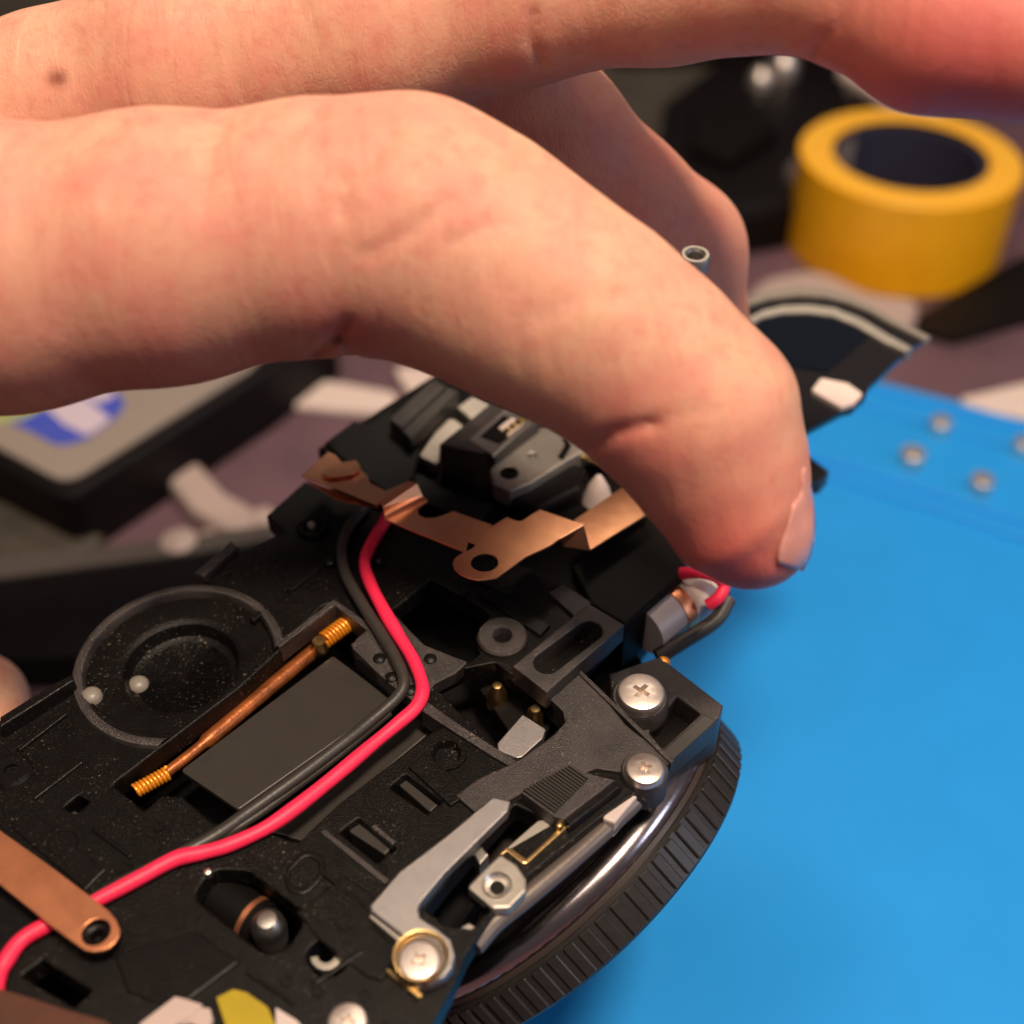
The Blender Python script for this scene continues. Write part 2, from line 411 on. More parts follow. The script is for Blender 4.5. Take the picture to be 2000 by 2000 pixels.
# dark open case at the left edge
cs = Frame((0, 20, 1.2), (1, 0, 0), (0, 0, 1))
case = empty('dark_case', cs.w(150, 1150, -1.2), 'black case with dull grey rim lying at the left under the camera body', 'case')
plate('case_body', cs, [(-300, 1110), (0, 1075), (380, 1030), (520, 1000), (560, 1200), (100, 1240), (-300, 1250)], M['blackback'], -.1, 1.0, parent=case, bev=.05)
plate('case_rim', cs, [(-300, 1085), (0, 1055), (360, 1008), (520, 985), (520, 1012), (370, 1040), (0, 1088), (-300, 1120)], M['rimgrey'], 0, .3, parent=case, bev=.08)
slab('grey_cloth', [(-300, 930), (0, 940), (60, 900), (150, 985), (210, 1010), (120, 1050), (-300, 1085)], .5, .45, M['olive'], 'crumpled dark grey cloth below the gadget at the left edge', 'cloth', rad=1, bev=.2)

# clutter at the back
slab('grey_pouch', [(1060, 90), (1180, 60), (1400, 80), (1340, 190), (1240, 270), (1120, 250)], 1.5, 1.4, M['olive'], 'dark grey pouch lying behind the middle finger', 'pouch', rad=2, bev=.5)
bt = Frame((0, 20, 1.8), (1, 0, 0), (0, 0, 1))
bl = empty('lens_part', bt.w(1370, 300, -1.8), 'black camera part with bright metal spots behind the middle finger', 'camera part')
plate('body_shell', bt, [(1250, 190), (1330, 130), (1480, 60), (1620, 80), (1660, 200), (1560, 300), (1500, 380), (1350, 400), (1240, 320)], M['blackback'], 0, 1.75, parent=bl, rad=.8, bev=.4)
for x, y, r, z in ((1480, 118, 26, .5), (1436, 146, 22, .3), (1622, 160, 24, .3), (1512, 322, 24, .3), (1400, 250, 12, .2)):
    lathe('metal_stud', bt, x, y, z, [(0, r * .02), (r * .01, r * .018), (r * .018, r * .01), (r * .023, 0), (r * .024, -.5)], M['screw'], bl, seg=24)
plate('raised_block', bt, [(1310, 190), (1420, 170), (1470, 240), (1380, 300), (1300, 270)], M['deep'], .5, .6, parent=bl, rad=.3, bev=.15)
slab('cream_strip', [(1580, 130), (1640, 110), (1740, 190), (1800, 225), (1760, 235), (1690, 200)], 2.6, .3, M['white'], 'cream strip sticking up behind the yellow tape roll', 'strip', rad=.2)
slab('crumpled_tissue', [(1400, 560), (1440, 520), (1540, 500), (1640, 548), (1740, 560), (1730, 600), (1690, 640), (1560, 640), (1430, 620)], .9, .8, M['foil'], 'pale pinkish crumpled tissue in front of the yellow tape roll', 'tissue', rad=1.2, bev=.3)
slab('black_pad', [(1700, 610), (1790, 560), (1930, 480), (2150, 500), (2150, 590), (1932, 602), (1800, 640)], .3, .25, M['blackback'], 'black pad right of the tissue, cut by the right picture edge', 'pad', rad=.5)
slab('paper_note', [(1800, 752), (1932, 722), (2050, 712), (2080, 770), (1960, 792), (1880, 778)], .5, .1, M['white'], 'cream paper slip on the upper edge of the blue mat', 'paper', rad=.2)
slab('dark_bag', [(-400, 60), (-300, -300), (1000, -300), (1100, -60), (700, 120), (0, 160)], 4, 3.9, M['olive'], 'dark olive bag in the top left corner behind the hand', 'bag', rad=2, bev=.8)
slab('black_box', [(1050, -250), (1700, -250), (1620, 60), (1150, 60)], 3, 2.9, M['blackback'], 'black box at the top behind the index finger', 'box', rad=1, bev=.3)

# ================================================================ the camera body being repaired
D = Frame(at(900, 1350, 15.0), (1, 0, 0), (0, -math.sin(R(1.5)), math.cos(R(1.5))))
body = empty('camera_body', D.w(700, 1300, -3), 'opened black camera body with bare chassis, wires and ribbed lens ring under the hand', 'camera')
def P(name, pts, m, top=0, thick=.2, **k): return plate(name, D, pts, M[m], top, thick, parent=body, **k)
# lowest shell: closes the cavities
P('inner_shell', [(0, 1400), (150, 1300), (190, 1180), (380, 1110), (545, 1000), (640, 920), (830, 760), (1180, 760), (1300, 1000), (1250, 1110), (1180, 1200), (1240, 1290), (1300, 1350), (1200, 1450), (1050, 1560), (900, 1700), (820, 1820), (700, 2100), (-100, 2100), (-100, 1500)], 'deep', -1.15, 1.2, bev=.03)
# main textured deck
recess = [(608, 1143), (630, 1136), (640, 1138), (703, 1186), (700, 1194), (663, 1216), (668, 1236), (733, 1290), (800, 1330), (850, 1366), (815, 1380), (640, 1515), (560, 1590), (520, 1575), (470, 1560), (400, 1552), (345, 1503), (305, 1501), (272, 1530), (212, 1480), (452, 1298), (534, 1222)]
cav1 = [(742, 1150), (812, 1092), (900, 1140), (925, 1160), (896, 1200), (905, 1235), (865, 1260), (838, 1238), (800, 1222)]
cav2 = [(815, 1290), (870, 1262), (935, 1250), (1062, 1345), (1064, 1365), (1040, 1386), (985, 1430), (930, 1408)]
h_round = ('c', 842, 1420, 32)
wells = [[(972, 1518), (1045, 1552), (955, 1604), (885, 1672), (925, 1717), (890, 1752), (835, 1742), (802, 1714), (852, 1652)], [(735, 1485), (765, 1460), (835, 1512), (806, 1535)], [(640, 1570), (676, 1543), (748, 1600), (712, 1628)], [(120, 1523), (148, 1500), (170, 1512), (143, 1536)],
         ('r', .22, [(362, 1690), (400, 1640), (470, 1642), (580, 1725), (545, 1790), (500, 1802)]), ('r', .2, [(570, 1800), (625, 1752), (672, 1785), (640, 1840), (598, 1842)]),
         [(40, 1840), (80, 1810), (175, 1870), (140, 1900)]]
P('main_deck', [(503, 972), (575, 908), (660, 940), (760, 985), (880, 1040), (1010, 1075), (1110, 1138), (1178, 1178), (1100, 1262), (1160, 1345), (1268, 1436), (1225, 1480), (1130, 1545), (1000, 1650), (930, 1722), (880, 1800), (850, 1870), (800, 1960), (700, 2050), (-120, 2050), (-120, 1420), (0, 1358), (135, 1283), (190, 1340), (245, 1375), (300, 1386), (335, 1378), (352, 1366), (518, 1226), (524, 1214), (480, 1150), (372, 1090), (440, 1035), (452, 1040), (535, 1003)],
  'grain', 0, .3, holes=[recess, cav1, cav2, h_round] + wells, bev=.025, hrad=.03)
# raised walls and ledges
P('edge_wall', [(0, 1352), (100, 1290), (136, 1272), (140, 1283), (0, 1372)], 'plastic', .22, .5, bev=.02)
P('edge_wall', [(366, 1080), (436, 1020), (450, 1030), (384, 1088)], 'sheen', .1, .5, bev=.02)
P('recess_lip', [(520, 1214), (630, 1130), (712, 1186), (706, 1200), (668, 1222), (662, 1215), (694, 1190), (632, 1142), (526, 1222)], 'sheen', .06, .3, bev=.015)
P('clip_tab', [(664, 1222), (672, 1205), (735, 1150), (800, 1216), (860, 1240), (884, 1248), (860, 1270), (820, 1290), (790, 1330), (730, 1286)], 'sheen', .05, .2, bev=.015, rad=.04)
for x, y in ((716, 1243), (739, 1278), (812, 1244), (775, 1303), (622, 1060), (716, 1056)):
    lathe('heat_stake', D, x, y, .05, [(0, .05), (.05, .045), (.08, .02), (.09, -.05)], M['plastic'], body, seg=20)
P('rail', [(805, 1322), (870, 1368), (935, 1410), (1000, 1450), (990, 1462), (925, 1424), (850, 1376), (795, 1340)], 'sheen', .06, .3, bev=.015)
# battery / panel in the recess
P('grey_panel', [(628, 1236), (742, 1322), (450, 1528), (340, 1453)], 'panel', -.3, .08, bev=.02, rad=.05)
P('grey_bar', [(775, 1310), (835, 1362), (570, 1586), (500, 1566)], 'panel', -.42, .4, bev=.02)
P('panel_frame', [(742, 1322), (758, 1334), (470, 1550), (450, 1528)], 'deep', -.33, .4, bev=.01)
tube('flex_wire', [D.w(x, y, -.36) for x, y in ((640, 1190), (600, 1222), (560, 1255), (480, 1322), (400, 1390), (330, 1446), (280, 1480))], lambda t: .10 if t < .7 else .07, M['amber'], body, label='copper coloured wire along the grey panel')
def coil(x0, y0, x1, y1, n, r):
    a, b = D.w(x0, y0, -.2), D.w(x1, y1, -.2); d = (b - a).normalized(); u = d.orthogonal().normalized(); v = d.cross(u); pts = []
    for i in range(n * 10 + 1):
        t = i / (n * 10); ang = 2 * math.pi * i / 10; pts.append(a.lerp(b, t) + (u * math.cos(ang) + v * math.sin(ang)) * r)
    tube('coil', pts, .022, M['coil'], body, seg=6, n=0, label='amber wound coil end')
coil(610, 1210, 656, 1176, 8, .105); coil(256, 1492, 318, 1458, 9, .075)
lathe('coil_cap', D, 603, 1217, -.2, [(0, .1), (.08, .09), (.11, .03), (.11, -.1)], M['brass'], body, seg=24)
# round speaker-like ring
k = (D.l(345 + 198, 1244, 0) - D.l(345, 1244, 0)).length
round_ring = lathe('round_ring', D, 340, 1250, 0, [(0, -.30), (k * .44, -.30), (k * .50, -.26), (k * .54, -.09), (k * .57, -.06), (k * .62, -.05), (k * .86, -.05), (k * .90, -.10), (k * .93, -.10), (k * .94, -.3)], M['grain'], body, seg=96, label='large round dished ring moulded in the chassis')
ring_rim = lathe('ring_rim', D, 340, 1250, 0, [(k * .875, -.3), (k * .88, .0), (k * .90, .045), (k * .94, .06), (k * .98, .045), (k, .0), (k * 1.005, -.12)], M['sheen'], body, seg=96)
p0 = D.l(521, 1226); p1 = D.l(352, 1368); nrm = Vector((-(p1 - p0).y, (p1 - p0).x, 0)).normalized()
if nrm.dot(D.l(345, 1244) - p0) > 0: nrm = -nrm
for o in (ring_rim, round_ring):
    bm = bmesh.new(); bm.from_mesh(o.data)
    g = bmesh.ops.bisect_plane(bm, geom=list(bm.verts) + list(bm.edges) + list(bm.faces), plane_co=p0, plane_no=nrm, clear_outer=True)
    bmesh.ops.delete(bm, geom=[f for f in bm.faces if len(f.verts) > 12 and o is ring_rim], context='FACES_ONLY')
    bm.to_mesh(o.data); bm.free()
lathe('ring_highlight', D, 258, 1283, -.2, [(0, .0), (.05, -.005), (.10, -.03), (.13, -.07), (.14, -.15)], M['dullgrey'], body, seg=24)  # dome added in place of a soft bright highlight in the dish
lathe('ring_highlight', D, 172, 1312, 0, [(0, .08), (.06, .07), (.11, .04), (.13, -.0), (.13, -.2)], M['dullgrey'], body, seg=24)  # second highlight spot, on the rim, also shaped as a low dome
# screw bosses
lathe('screw_boss', D, 948, 1198, .1, [(.10, -.5), (.10, -.06), (.13, .0), (.19, .01), (.30, 0), (.325, -.03), (.34, -.5)], M['sheen'], body, seg=48)
lathe('screw_boss', D, 590, 992, .06, [(0, -.1), (.08, -.09), (.13, .0), (.2, 0), (.22, -.04), (.22, -.3)], M['plastic'], body, seg=40)
lathe('steel_pin', D, 588, 992, .06, [(0, .05), (.05, .04), (.07, 0), (.07, -.1)], M['steel'], body, seg=20)
lathe('screw_boss', D, 842, 1420, .03, [(.13, -.5), (.14, -.08), (.18, 0), (.24, 0), (.26, -.1)], M['grain'], body, seg=40)
lathe('screw_boss', D, 20, 1452, .05, [(.07, -.3), (.08, 0), (.2, 0), (.24, -.04), (.25, -.2)], M['plastic'], body, seg=40)
lathe('round_pad', D, 118, 1592, .02, [(0, .02), (.15, .02), (.17, 0), (.17, -.1)], M['plastic'], body, seg=32)
P('oval_boss', [(535, 1640), (575, 1598), (615, 1615), (610, 1655), (575, 1690), (540, 1680)], 'plastic', .03, .2, bev=.02, rad=.25, holes=[[(545, 1645), (578, 1612), (603, 1625), (600, 1650), (572, 1675), (548, 1670)]], hrad=.2)
# slotted bracket
def stadium(x0, y0, x1, y1, rpx, h):
    a, b = D.l(x0, y0, h), D.l(x1, y1, h); r = (D.l(x0 + rpx, y0, h) - a).length; an = math.atan2(b.y - a.y, b.x - a.x); out = []
    for c, s in ((b, -90), (a, 90)):
        for i in range(11): t = an + R(s + 18 * i); out.append((c.x + r * math.cos(t), c.y + r * math.sin(t)))
    return out
def plate_l(name, outer_l, holes_l, m, top, thick, bev, label=None, frame=None):
    v, f = plate_geo(outer_l, holes_l, top, thick, bev); return link(name, v, f, M[m], body, (frame or D).m, label=label)
plate_l('slotted_bracket', [D.l(x, y, .3) for x, y in ((1111, 1138), (1178, 1178), (1031, 1306), (967, 1256))], [stadium(1112, 1190, 1032, 1250, 25, .3)], 'sheen', .3, .32, .02, label='rectangular bracket with long rounded slot')
P('ledge', [(1036, 1118), (1062, 1102), (1115, 1135), (1085, 1163)], 'sheen', .06, .3, bev=.015)
P('ledge', [(905, 1120), (925, 1108), (1038, 1180), (1020, 1200)], 'plastic', .04, .3, bev=.015)
# right deck with worn sheen
P('worn_deck', [(1031, 1312), (1036, 1300), (1088, 1266), (1148, 1326), (1182, 1368), (1268, 1436), (1235, 1462), (1160, 1455), (1125, 1450), (985, 1496), (905, 1540), (860, 1500), (900, 1470), (985, 1430), (1045, 1386), (1066, 1362), (1062, 1342)], 'sheen', .07, .4, bev=.015)
P('thin_rib', [(1084, 1262), (1092, 1260), (1272, 1434), (1266, 1440)], 'sheen', .11, .3, bev=.01)
# side shoulder block with oblong pocket
P('shoulder_block', [(1150, 1270), (1245, 1238), (1365, 1330), (1358, 1352), (1262, 1448), (1160, 1360)], 'sheen', -.25, .8, holes=[[(1278, 1314), (1322, 1346), (1250, 1412), (1224, 1380)]], bev=.03, hrad=.03)
P('pocket_floor', [(1270, 1300), (1340, 1350), (1250, 1430), (1205, 1380)], 'deep', -.62, .1, bev=0)
P('shoulder_wall', [(1330, 1346), (1352, 1360), (1270, 1432), (1250, 1416)], 'panel', -.12, .4, bev=.02)
screw(1210, 1303, D, .12, 46, M['screw'], body, rot=.9, label='large bright cross-head screw at the right shoulder')
lathe('screw_boss', D, 1208, 1312, -.02, [(.18, -.1), (.2, 0), (.33, 0), (.36, -.05), (.36, -.3)], M['sheen'], body)
screw(1217, 1448, D, .2, 37, M['screw'], body, rot=.3, label='cross-head screw at the end of the worn deck')
lathe('screw_boss', D, 1217, 1452, .1, [(0, 0), (.26, 0), (.28, -.03), (.28, -.4)], M['sheen'], body)
screw(655, 1926, D, .1, 38, M['screw'], body, rot=1.4, label='reddish cross-head screw at the bottom edge')
lathe('screw_boss', D, 655, 1930, -.02, [(0, 0), (.28, 0), (.3, -.03), (.3, -.3)], M['plastic'], body)
# items inside the cavity
P('cavity_tray', [(905, 1300), (960, 1262), (1055, 1350), (1030, 1382), (975, 1400)], 'deep', -.5, .3, bev=.02)
P('steel_tongue', [(938, 1402), (986, 1347), (1030, 1375), (1024, 1393), (985, 1428), (960, 1434), (940, 1422)], 'lever', .0, .12, bev=.015, rad=.03)
lathe('brass_pin', D, 1010, 1345, -.2, [(0, .1), (.06, .09), (.1, .02), (.1, -.3)], M['brass'], body, seg=24)
lathe('brass_pin', D, 938, 1300, -.3, [(0, .1), (.06, .08), (.09, 0), (.14, -.1), (.14, -.3)], M['brass'], body, seg=24)
P('silver_post', [(888, 1600), (905, 1590), (922, 1612), (905, 1632)], 'steel', -.1, .3, bev=.02)
# inner ribs seen in the wells
P('rib', [(752, 1480), (766, 1470), (826, 1518), (812, 1532)], 'panel', -.12, .3, bev=.02)
P('rib', [(656, 1566), (678, 1552), (740, 1598), (726, 1612)], 'panel', -.12, .3, bev=.02)
P('rib', [(124, 1538), (140, 1528), (168, 1545), (152, 1556)], 'panel', -.1, .3, bev=.02)
P('raised_strip', [(604, 1570), (614, 1564), (735, 1660), (726, 1668)], 'sheen', .03, .1, bev=.01)
P('raised_strip', [(700, 1560), (708, 1554), (748, 1588), (740, 1594)], 'sheen', .03, .1, bev=.01)
P('raised_panel', [(770, 1445), (800, 1420), (860, 1466), (880, 1500), (850, 1520)], 'grain', .05, .2, bev=.02)
P('raised_panel', [(560, 1720), (650, 1650), (720, 1700), (700, 1740), (760, 1800), (720, 1850), (690, 1840), (600, 1770)], 'grain', .035, .2, bev=.02)
P('raised_panel', [(215, 1800), (370, 1755), (450, 1815), (330, 1905), (240, 1870)], 'plastic', .035, .2, bev=.02)
P('raised_panel', [(20, 1560), (60, 1530), (200, 1640), (160, 1680)], 'plastic', .03, .2, bev=.02)
for pts, h in (([(470, 1165), (500, 1142), (508, 1148), (478, 1172)], .05), ([(540, 1110), (600, 1066), (606, 1071), (547, 1116)], .05), ([(30, 1410), (120, 1342), (126, 1347), (36, 1416)], .06),
               ([(60, 1500), (150, 1432), (156, 1438), (66, 1507)], .04), ([(180, 1560), (250, 1612), (244, 1618), (174, 1566)], .04), ([(880, 1075), (960, 1115), (954, 1121), (874, 1081)], .05),
               ([(610, 1640), (700, 1712), (694, 1718), (604, 1646)], .05), ([(470, 1830), (560, 1890), (553, 1896), (463, 1836)], .04), ([(590, 1850), (680, 1790), (686, 1796), (596, 1857)], .04)):
    P('moulded_rib', pts, 'plastic', h, .15, bev=.012)
for x, y in ((60, 1455), (95, 1375), (430, 1080), (560, 1130), (590, 1095), (300, 1560), (600, 1870), (540, 1850), (690, 1880), (720, 1640), (470, 1620), (240, 1640), (880, 1120), (860, 1090)):
    lathe('ejector_mark', D, x, y, .004, [(0, .004), (.05, .004), (.055, .012), (.065, .012), (.07, -.05)], M['plastic'], body, seg=20)
# little motor and clip
v0 = D.w(410, 1690, -.55); v1 = D.w(500, 1752, -.5)
tube('motor_can', [v0, v0.lerp(v1, .5), v1], .28, M['deep'], body, seg=32, n=2)
tube('motor_band', [v0.lerp(v1, .74), v0.lerp(v1, .78), v0.lerp(v1, .83)], .285, M['copperdark'], body, seg=32, n=2)
lathe('motor_tip', D, 506, 1745, -.1, [(0, .14), (.1, .12), (.17, .04), (.19, -.08), (.17, -.3)], M['steel'], body, seg=32)
lathe('shiny_dot', D, 392, 1646, .02, [(0, .05), (.04, .03), (.05, -.05)], M['steel'], body, seg=16)
def ring_arc(name, x, y, h, r, w, a0, a1, m, th=.08):
    c = D.l(x, y, h); n = 18; o_, i_ = [], []
    for i in range(n + 1):
        a = R(a0 + (a1 - a0) * i / n); o_.append((c.x + r * math.cos(a), c.y + r * math.sin(a))); i_.append((c.x + (r - w) * math.cos(a), c.y + (r - w) * math.sin(a)))
    plate_l(name, o_ + i_[::-1], [], m, h, th, .01)
ring_arc('retaining_clip', 616, 1800, -.12, .17, .08, -170, 30, 'steelmatte')
# silver lever with its special screw
LV = .22
lev = P('steel_lever', [(930, 1503), (963, 1511), (958, 1530), (840, 1646), (792, 1704), (789, 1713), (793, 1731), (825, 1751), (850, 1772), (858, 1800), (852, 1825), (838, 1842), (812, 1856), (788, 1860), (756, 1840), (742, 1820), (742, 1800), (770, 1784), (765, 1768), (700, 1718), (698, 1708), (753, 1644), (840, 1578)], 'lever', LV, .14, bev=.02, label='long bent brushed steel lever')
P('lever_flange', [(697, 1716), (772, 1774), (768, 1790), (697, 1730)], 'steelmatte', LV - .1, .3, bev=.02)
lathe('brass_collar', D, 794, 1806, LV, [(.24, .0), (.255, .05), (.28, .055), (.29, .03), (.295, -.1)], M['brass'], body, seg=48)
screw(790, 1809, D, LV + .07, 40, M['screw'], body, rot=.55, dome=.12, label='wide flat cross-head screw holding the steel lever', depth=.12)
P('spring_leaf', [(727, 1830), (733, 1826), (797, 1876), (790, 1882)], 'brass', .12, .14, bev=.01)
# slide switch with fine ridges
sw = P('switch_block', [(983, 1494), (1074, 1444), (1125, 1462), (1161, 1471), (1064, 1546), (1046, 1541)], 'sheen', .22, .45, bev=.02)
A, B_, C_ = D.l(986, 1494, .22), D.l(1076, 1446, .22), D.l(1110, 1470, .22); Dd = D.l(1046, 1536, .22)
for i in range(15):
    t = (i + .5) / 15
    p, q = A.lerp(B_, t), Dd.lerp(C_, t)
    d = (B_ - A).normalized() * .013
    v, f = plate_geo([p - d, q - d, q + d, p + d], [], .27, .07, .004)
    link('ridge', v, f, M['panel'], sw, D.m)
P('switch_guide', [(1066, 1546), (1161, 1473), (1172, 1482), (1075, 1558)], 'plastic', .16, .3, bev=.015)
# steel holder below the switch
P('steel_holder', [(956, 1599), (1014, 1548), (1052, 1541), (1100, 1518), (1112, 1524), (993, 1624)], 'steelmatte', -.02, .1, bev=.015)
P('holder_side', [(993, 1634), (1115, 1530), (1143, 1545), (1000, 1657)], 'steelmatte', -.12, .2, bev=.02)
P('holder_edge', [(942, 1610), (956, 1598), (966, 1600), (993, 1619), (1104, 1514), (1112, 1518), (1110, 1525), (994, 1629), (986, 1629), (956, 1606), (946, 1614)], 'brass', .04, .10, bev=.015)
P('holder_eye', [(881, 1673), (912, 1640), (944, 1610), (975, 1630), (993, 1657), (993, 1680), (961, 1713), (930, 1714)], 'steelmatte', .05, .14, bev=.03, rad=.05, holes=[('c', 938, 1668, 22)])
lathe('eye_bush', D, 938, 1670, .05, [(.06, -.3), (.07, -.06), (.12, .0), (.15, .03), (.165, 0), (.165, -.1)], M['steel'], body, seg=32)
lathe('holder_pip', D, 1055, 1560, .08, [(0, .06), (.03, .05), (.04, 0), (.04, -.1)], M['brass'], body, seg=16)
P('pale_block', [(1126, 1520), (1172, 1482), (1202, 1502), (1160, 1552), (1140, 1545)], 'pale', -.02, .3, bev=.03)
P('small_peg', [(862, 1752), (885, 1740), (910, 1755), (890, 1772)], 'steelmatte', -.1, .2, bev=.02)

# upper assembly
P('upper_base', [(600, 845), (830, 700), (1250, 700), (1330, 900), (1290, 1080), (1180, 1180), (1110, 1140), (880, 1040), (760, 985), (690, 935), (640, 880)], 'deep', -.15, .7, bev=.03)
P('end_block', [(613, 834), (669, 792), (692, 803), (734, 775), (752, 790), (800, 830), (780, 900), (742, 940), (660, 880)], 'plastic', .12, .35, bev=.03)
P('step_block', [(742, 925), (770, 880), (860, 930), (930, 950), (900, 985), (800, 950)], 'plastic', .02, .3, bev=.03)
P('dark_rail', [(735, 790), (808, 722), (820, 715), (842, 728), (758, 808)], 'sheen', .36, .5, bev=.02)
P('grey_rail', [(758, 812), (846, 730), (864, 738), (776, 830)], 'panel', .34, .5, bev=.02)
P('steel_patch', [(862, 768), (892, 747), (930, 765), (888, 790)], 'steelmatte', .06, .2, bev=.02)
P('steel_patch', [(790, 860), (820, 815), (850, 786), (880, 806), (830, 850), (828, 880)], 'steelmatte', .06, .2, bev=.02, rad=.08)
cb = P('connector_block', [(829, 838), (925, 760), (1018, 796), (929, 856)], 'sheen', .5, .95, bev=.025, label='dark connector block with silver socket')
P('silver_socket', [(885, 828), (953, 771), (1006, 793), (930, 858)], 'steel', .54, .06, bev=.01, holes=[[(903, 823), (950, 782), (994, 800), (942, 838)]])
P('socket_floor', [(903, 823), (950, 782), (994, 800), (942, 838)], 'deep', .515, .03, bev=0)
P('socket_insert', [(940, 806), (966, 786), (988, 798), (958, 822)], 'pale', .56, .05, bev=.01)
for i in range(4):
    x, y = 948 + i * 10.5, 812 - i * 8
    P('gold_contact', [(x, y), (x + 7, y - 6), (x + 16, y - 1), (x + 9, y + 5)], 'gold', .60, .04, bev=.008)
P('steel_cover', [(925, 885), (1000, 815), (1040, 800), (1180, 815), (1130, 835), (1070, 868), (1000, 912), (962, 926), (932, 913)], 'steelmatte', .3, .3, bev=.02, rad=.04, holes=[('c', 961, 892, 17), ('c', 1004, 859, 8)])
P('cover_groove', [(1052, 862), (1066, 838), (1060, 828), (1070, 824), (1078, 842), (1062, 868)], 'deep', .31, .02, bev=0)
P('cover_step', [(1082, 838), (1110, 812), (1150, 815), (1108, 842)], 'steelmatte', .34, .06, bev=.01)
P('socket_lip', [(1006, 796), (1018, 798), (934, 862), (928, 856)], 'panel', .48, .2, bev=.01)
lathe('cover_bush', D, 961, 892, .3, [(.085, -.4), (.085, 0), (.10, .015), (.125, .015), (.135, 0), (.135, -.05)], M['deep'], body, seg=32)
lathe('cover_pip', D, 1004, 859, .3, [(0, .02), (.04, .01), (.05, -.02), (.05, -.1)], M['steel'], body, seg=20)
P('brass_leaf', [(1085, 855), (1120, 828), (1150, 840), (1160, 870), (1135, 876), (1110, 868)], 'brass', .22, .06, bev=.01)
P('black_roller', [(995, 906), (1070, 868), (1110, 880), (1100, 920), (1010, 965), (960, 940)], 'plastic', .15, .5, bev=.08, rad=.1)
lathe('pale_cone', D, 1128, 930, .0, [(0, .35), (.05, .32), (.16, .1), (.24, -.2)], M['pale'], body, seg=24)
P('side_wall', [(1080, 1068), (1180, 985), (1270, 1010), (1290, 1082), (1180, 1178), (1115, 1138)], 'deep', .02, .9, bev=.03)
# metal can at the right with looped wires
a, b = D.w(1215, 1190, -.5), D.w(1325, 1110, -.5)
tube('metal_can', [a, a.lerp(b, .5), b], .36, M['pale'], body, seg=40, n=2)
tube('can_band', [a.lerp(b, .42), a.lerp(b, .5), a.lerp(b, .58)], .375, M['copperdark'], body, seg=40, n=2)
tube('can_cap', [a.lerp(b, 1.0), a.lerp(b, 1.08), a.lerp(b, 1.16)], .34, M['plastic'], body, seg=40, n=2)
tube('red_wire_loop', [D.w(*p) for p in ((1285, 1082, .0), (1320, 1080, .12), (1352, 1088, .1), (1366, 1105, 0), (1355, 1128, -.1), (1335, 1142, -.2))], .085, M['red'], body, label='short red wire loop under the thumb tip')
tube('grey_wire_loop', [D.w(*p) for p in ((1375, 1130, -.3), (1350, 1170, -.4), (1290, 1210, -.5), (1240, 1240, -.6))], .11, M['grey'], body)
lathe('amber_speck', D, 1252, 1250, -.3, [(0, .05), (.08, .03), (.1, -.1)], M['coil'], body, seg=16)

# quarter disc plate at the far end
arc = [(1380, 585), (1400, 572), (1450, 557), (1507, 550), (1555, 553), (1597, 564), (1640, 582), (1675, 602), (1745, 639), (1717, 657), (1640, 728), (1634, 747), (1609, 771), (1589, 776), (1522, 812), (1440, 860), (1300, 950), (1200, 850), (1250, 690)]
P('far_plate', arc, 'gloss', .0, .12, bev=.02)
P('cream_rim', [(1385, 576), (1400, 566), (1450, 549), (1507, 541), (1560, 544), (1605, 557), (1650, 577), (1690, 602), (1757, 634), (1745, 640), (1675, 605), (1640, 585), (1597, 568), (1555, 558), (1507, 555), (1450, 562), (1400, 578)], 'dullgrey', .06, .14, bev=.02)
P('curved_rim', [(1410, 600), (1440, 584), (1480, 575), (1525, 574), (1575, 580), (1625, 600), (1680, 633), (1722, 655), (1712, 663), (1670, 645), (1615, 613), (1570, 594), (1525, 588), (1480, 589), (1440, 598), (1418, 610)], 'steelmatte', .06, .2, bev=.02)
P('mirror_glass', [(1430, 600), (1480, 591), (1525, 590), (1570, 597), (1612, 616), (1640, 632), (1560, 700), (1500, 690), (1440, 680)], 'mirror', .03, .06, bev=.005)
P('white_window', [(1531, 735), (1549, 712), (1600, 722), (1628, 742), (1612, 760), (1588, 768)], 'white', .08, .12, bev=.02, rad=.06)
LG = Frame(at(1311, 487, 16.3), (1, 0, 0), (0, -.1, .995))
lathe('strap_lug', LG, 1311, 487, 0, [(.10, -.1), (.10, .03), (.14, .07), (.18, .07), (.21, .02), (.21, -.12)], M['steelmatte'], body, seg=40)
tube('lug_post', [at(1298, 500, 16.4), at(1270, 560, 17.5), at(1280, 620, 19.5)], .12, M['steelmatte'], body)
P('lug_arm', [(1250, 500), (1290, 480), (1330, 510), (1400, 600), (1330, 640)], 'plastic', .2, .3, bev=.04)
P('side_stub', [(1500, 850), (1530, 862), (1565, 888), (1550, 905), (1500, 910)], 'sheen', -.9, .3, bev=.03)
P('rear_shell', [(1200, 850), (1300, 600), (1400, 600), (1540, 720), (1460, 830), (1330, 930), (1290, 1000)], 'deep', -.25, .9, bev=.05)

tube('barrel_bead', [D.w(x, y, -.24) for x, y in ((1225, 1482), (1175, 1532), (1085, 1614), (1000, 1686), (935, 1738), (893, 1785))], .12, M['bead'], body)
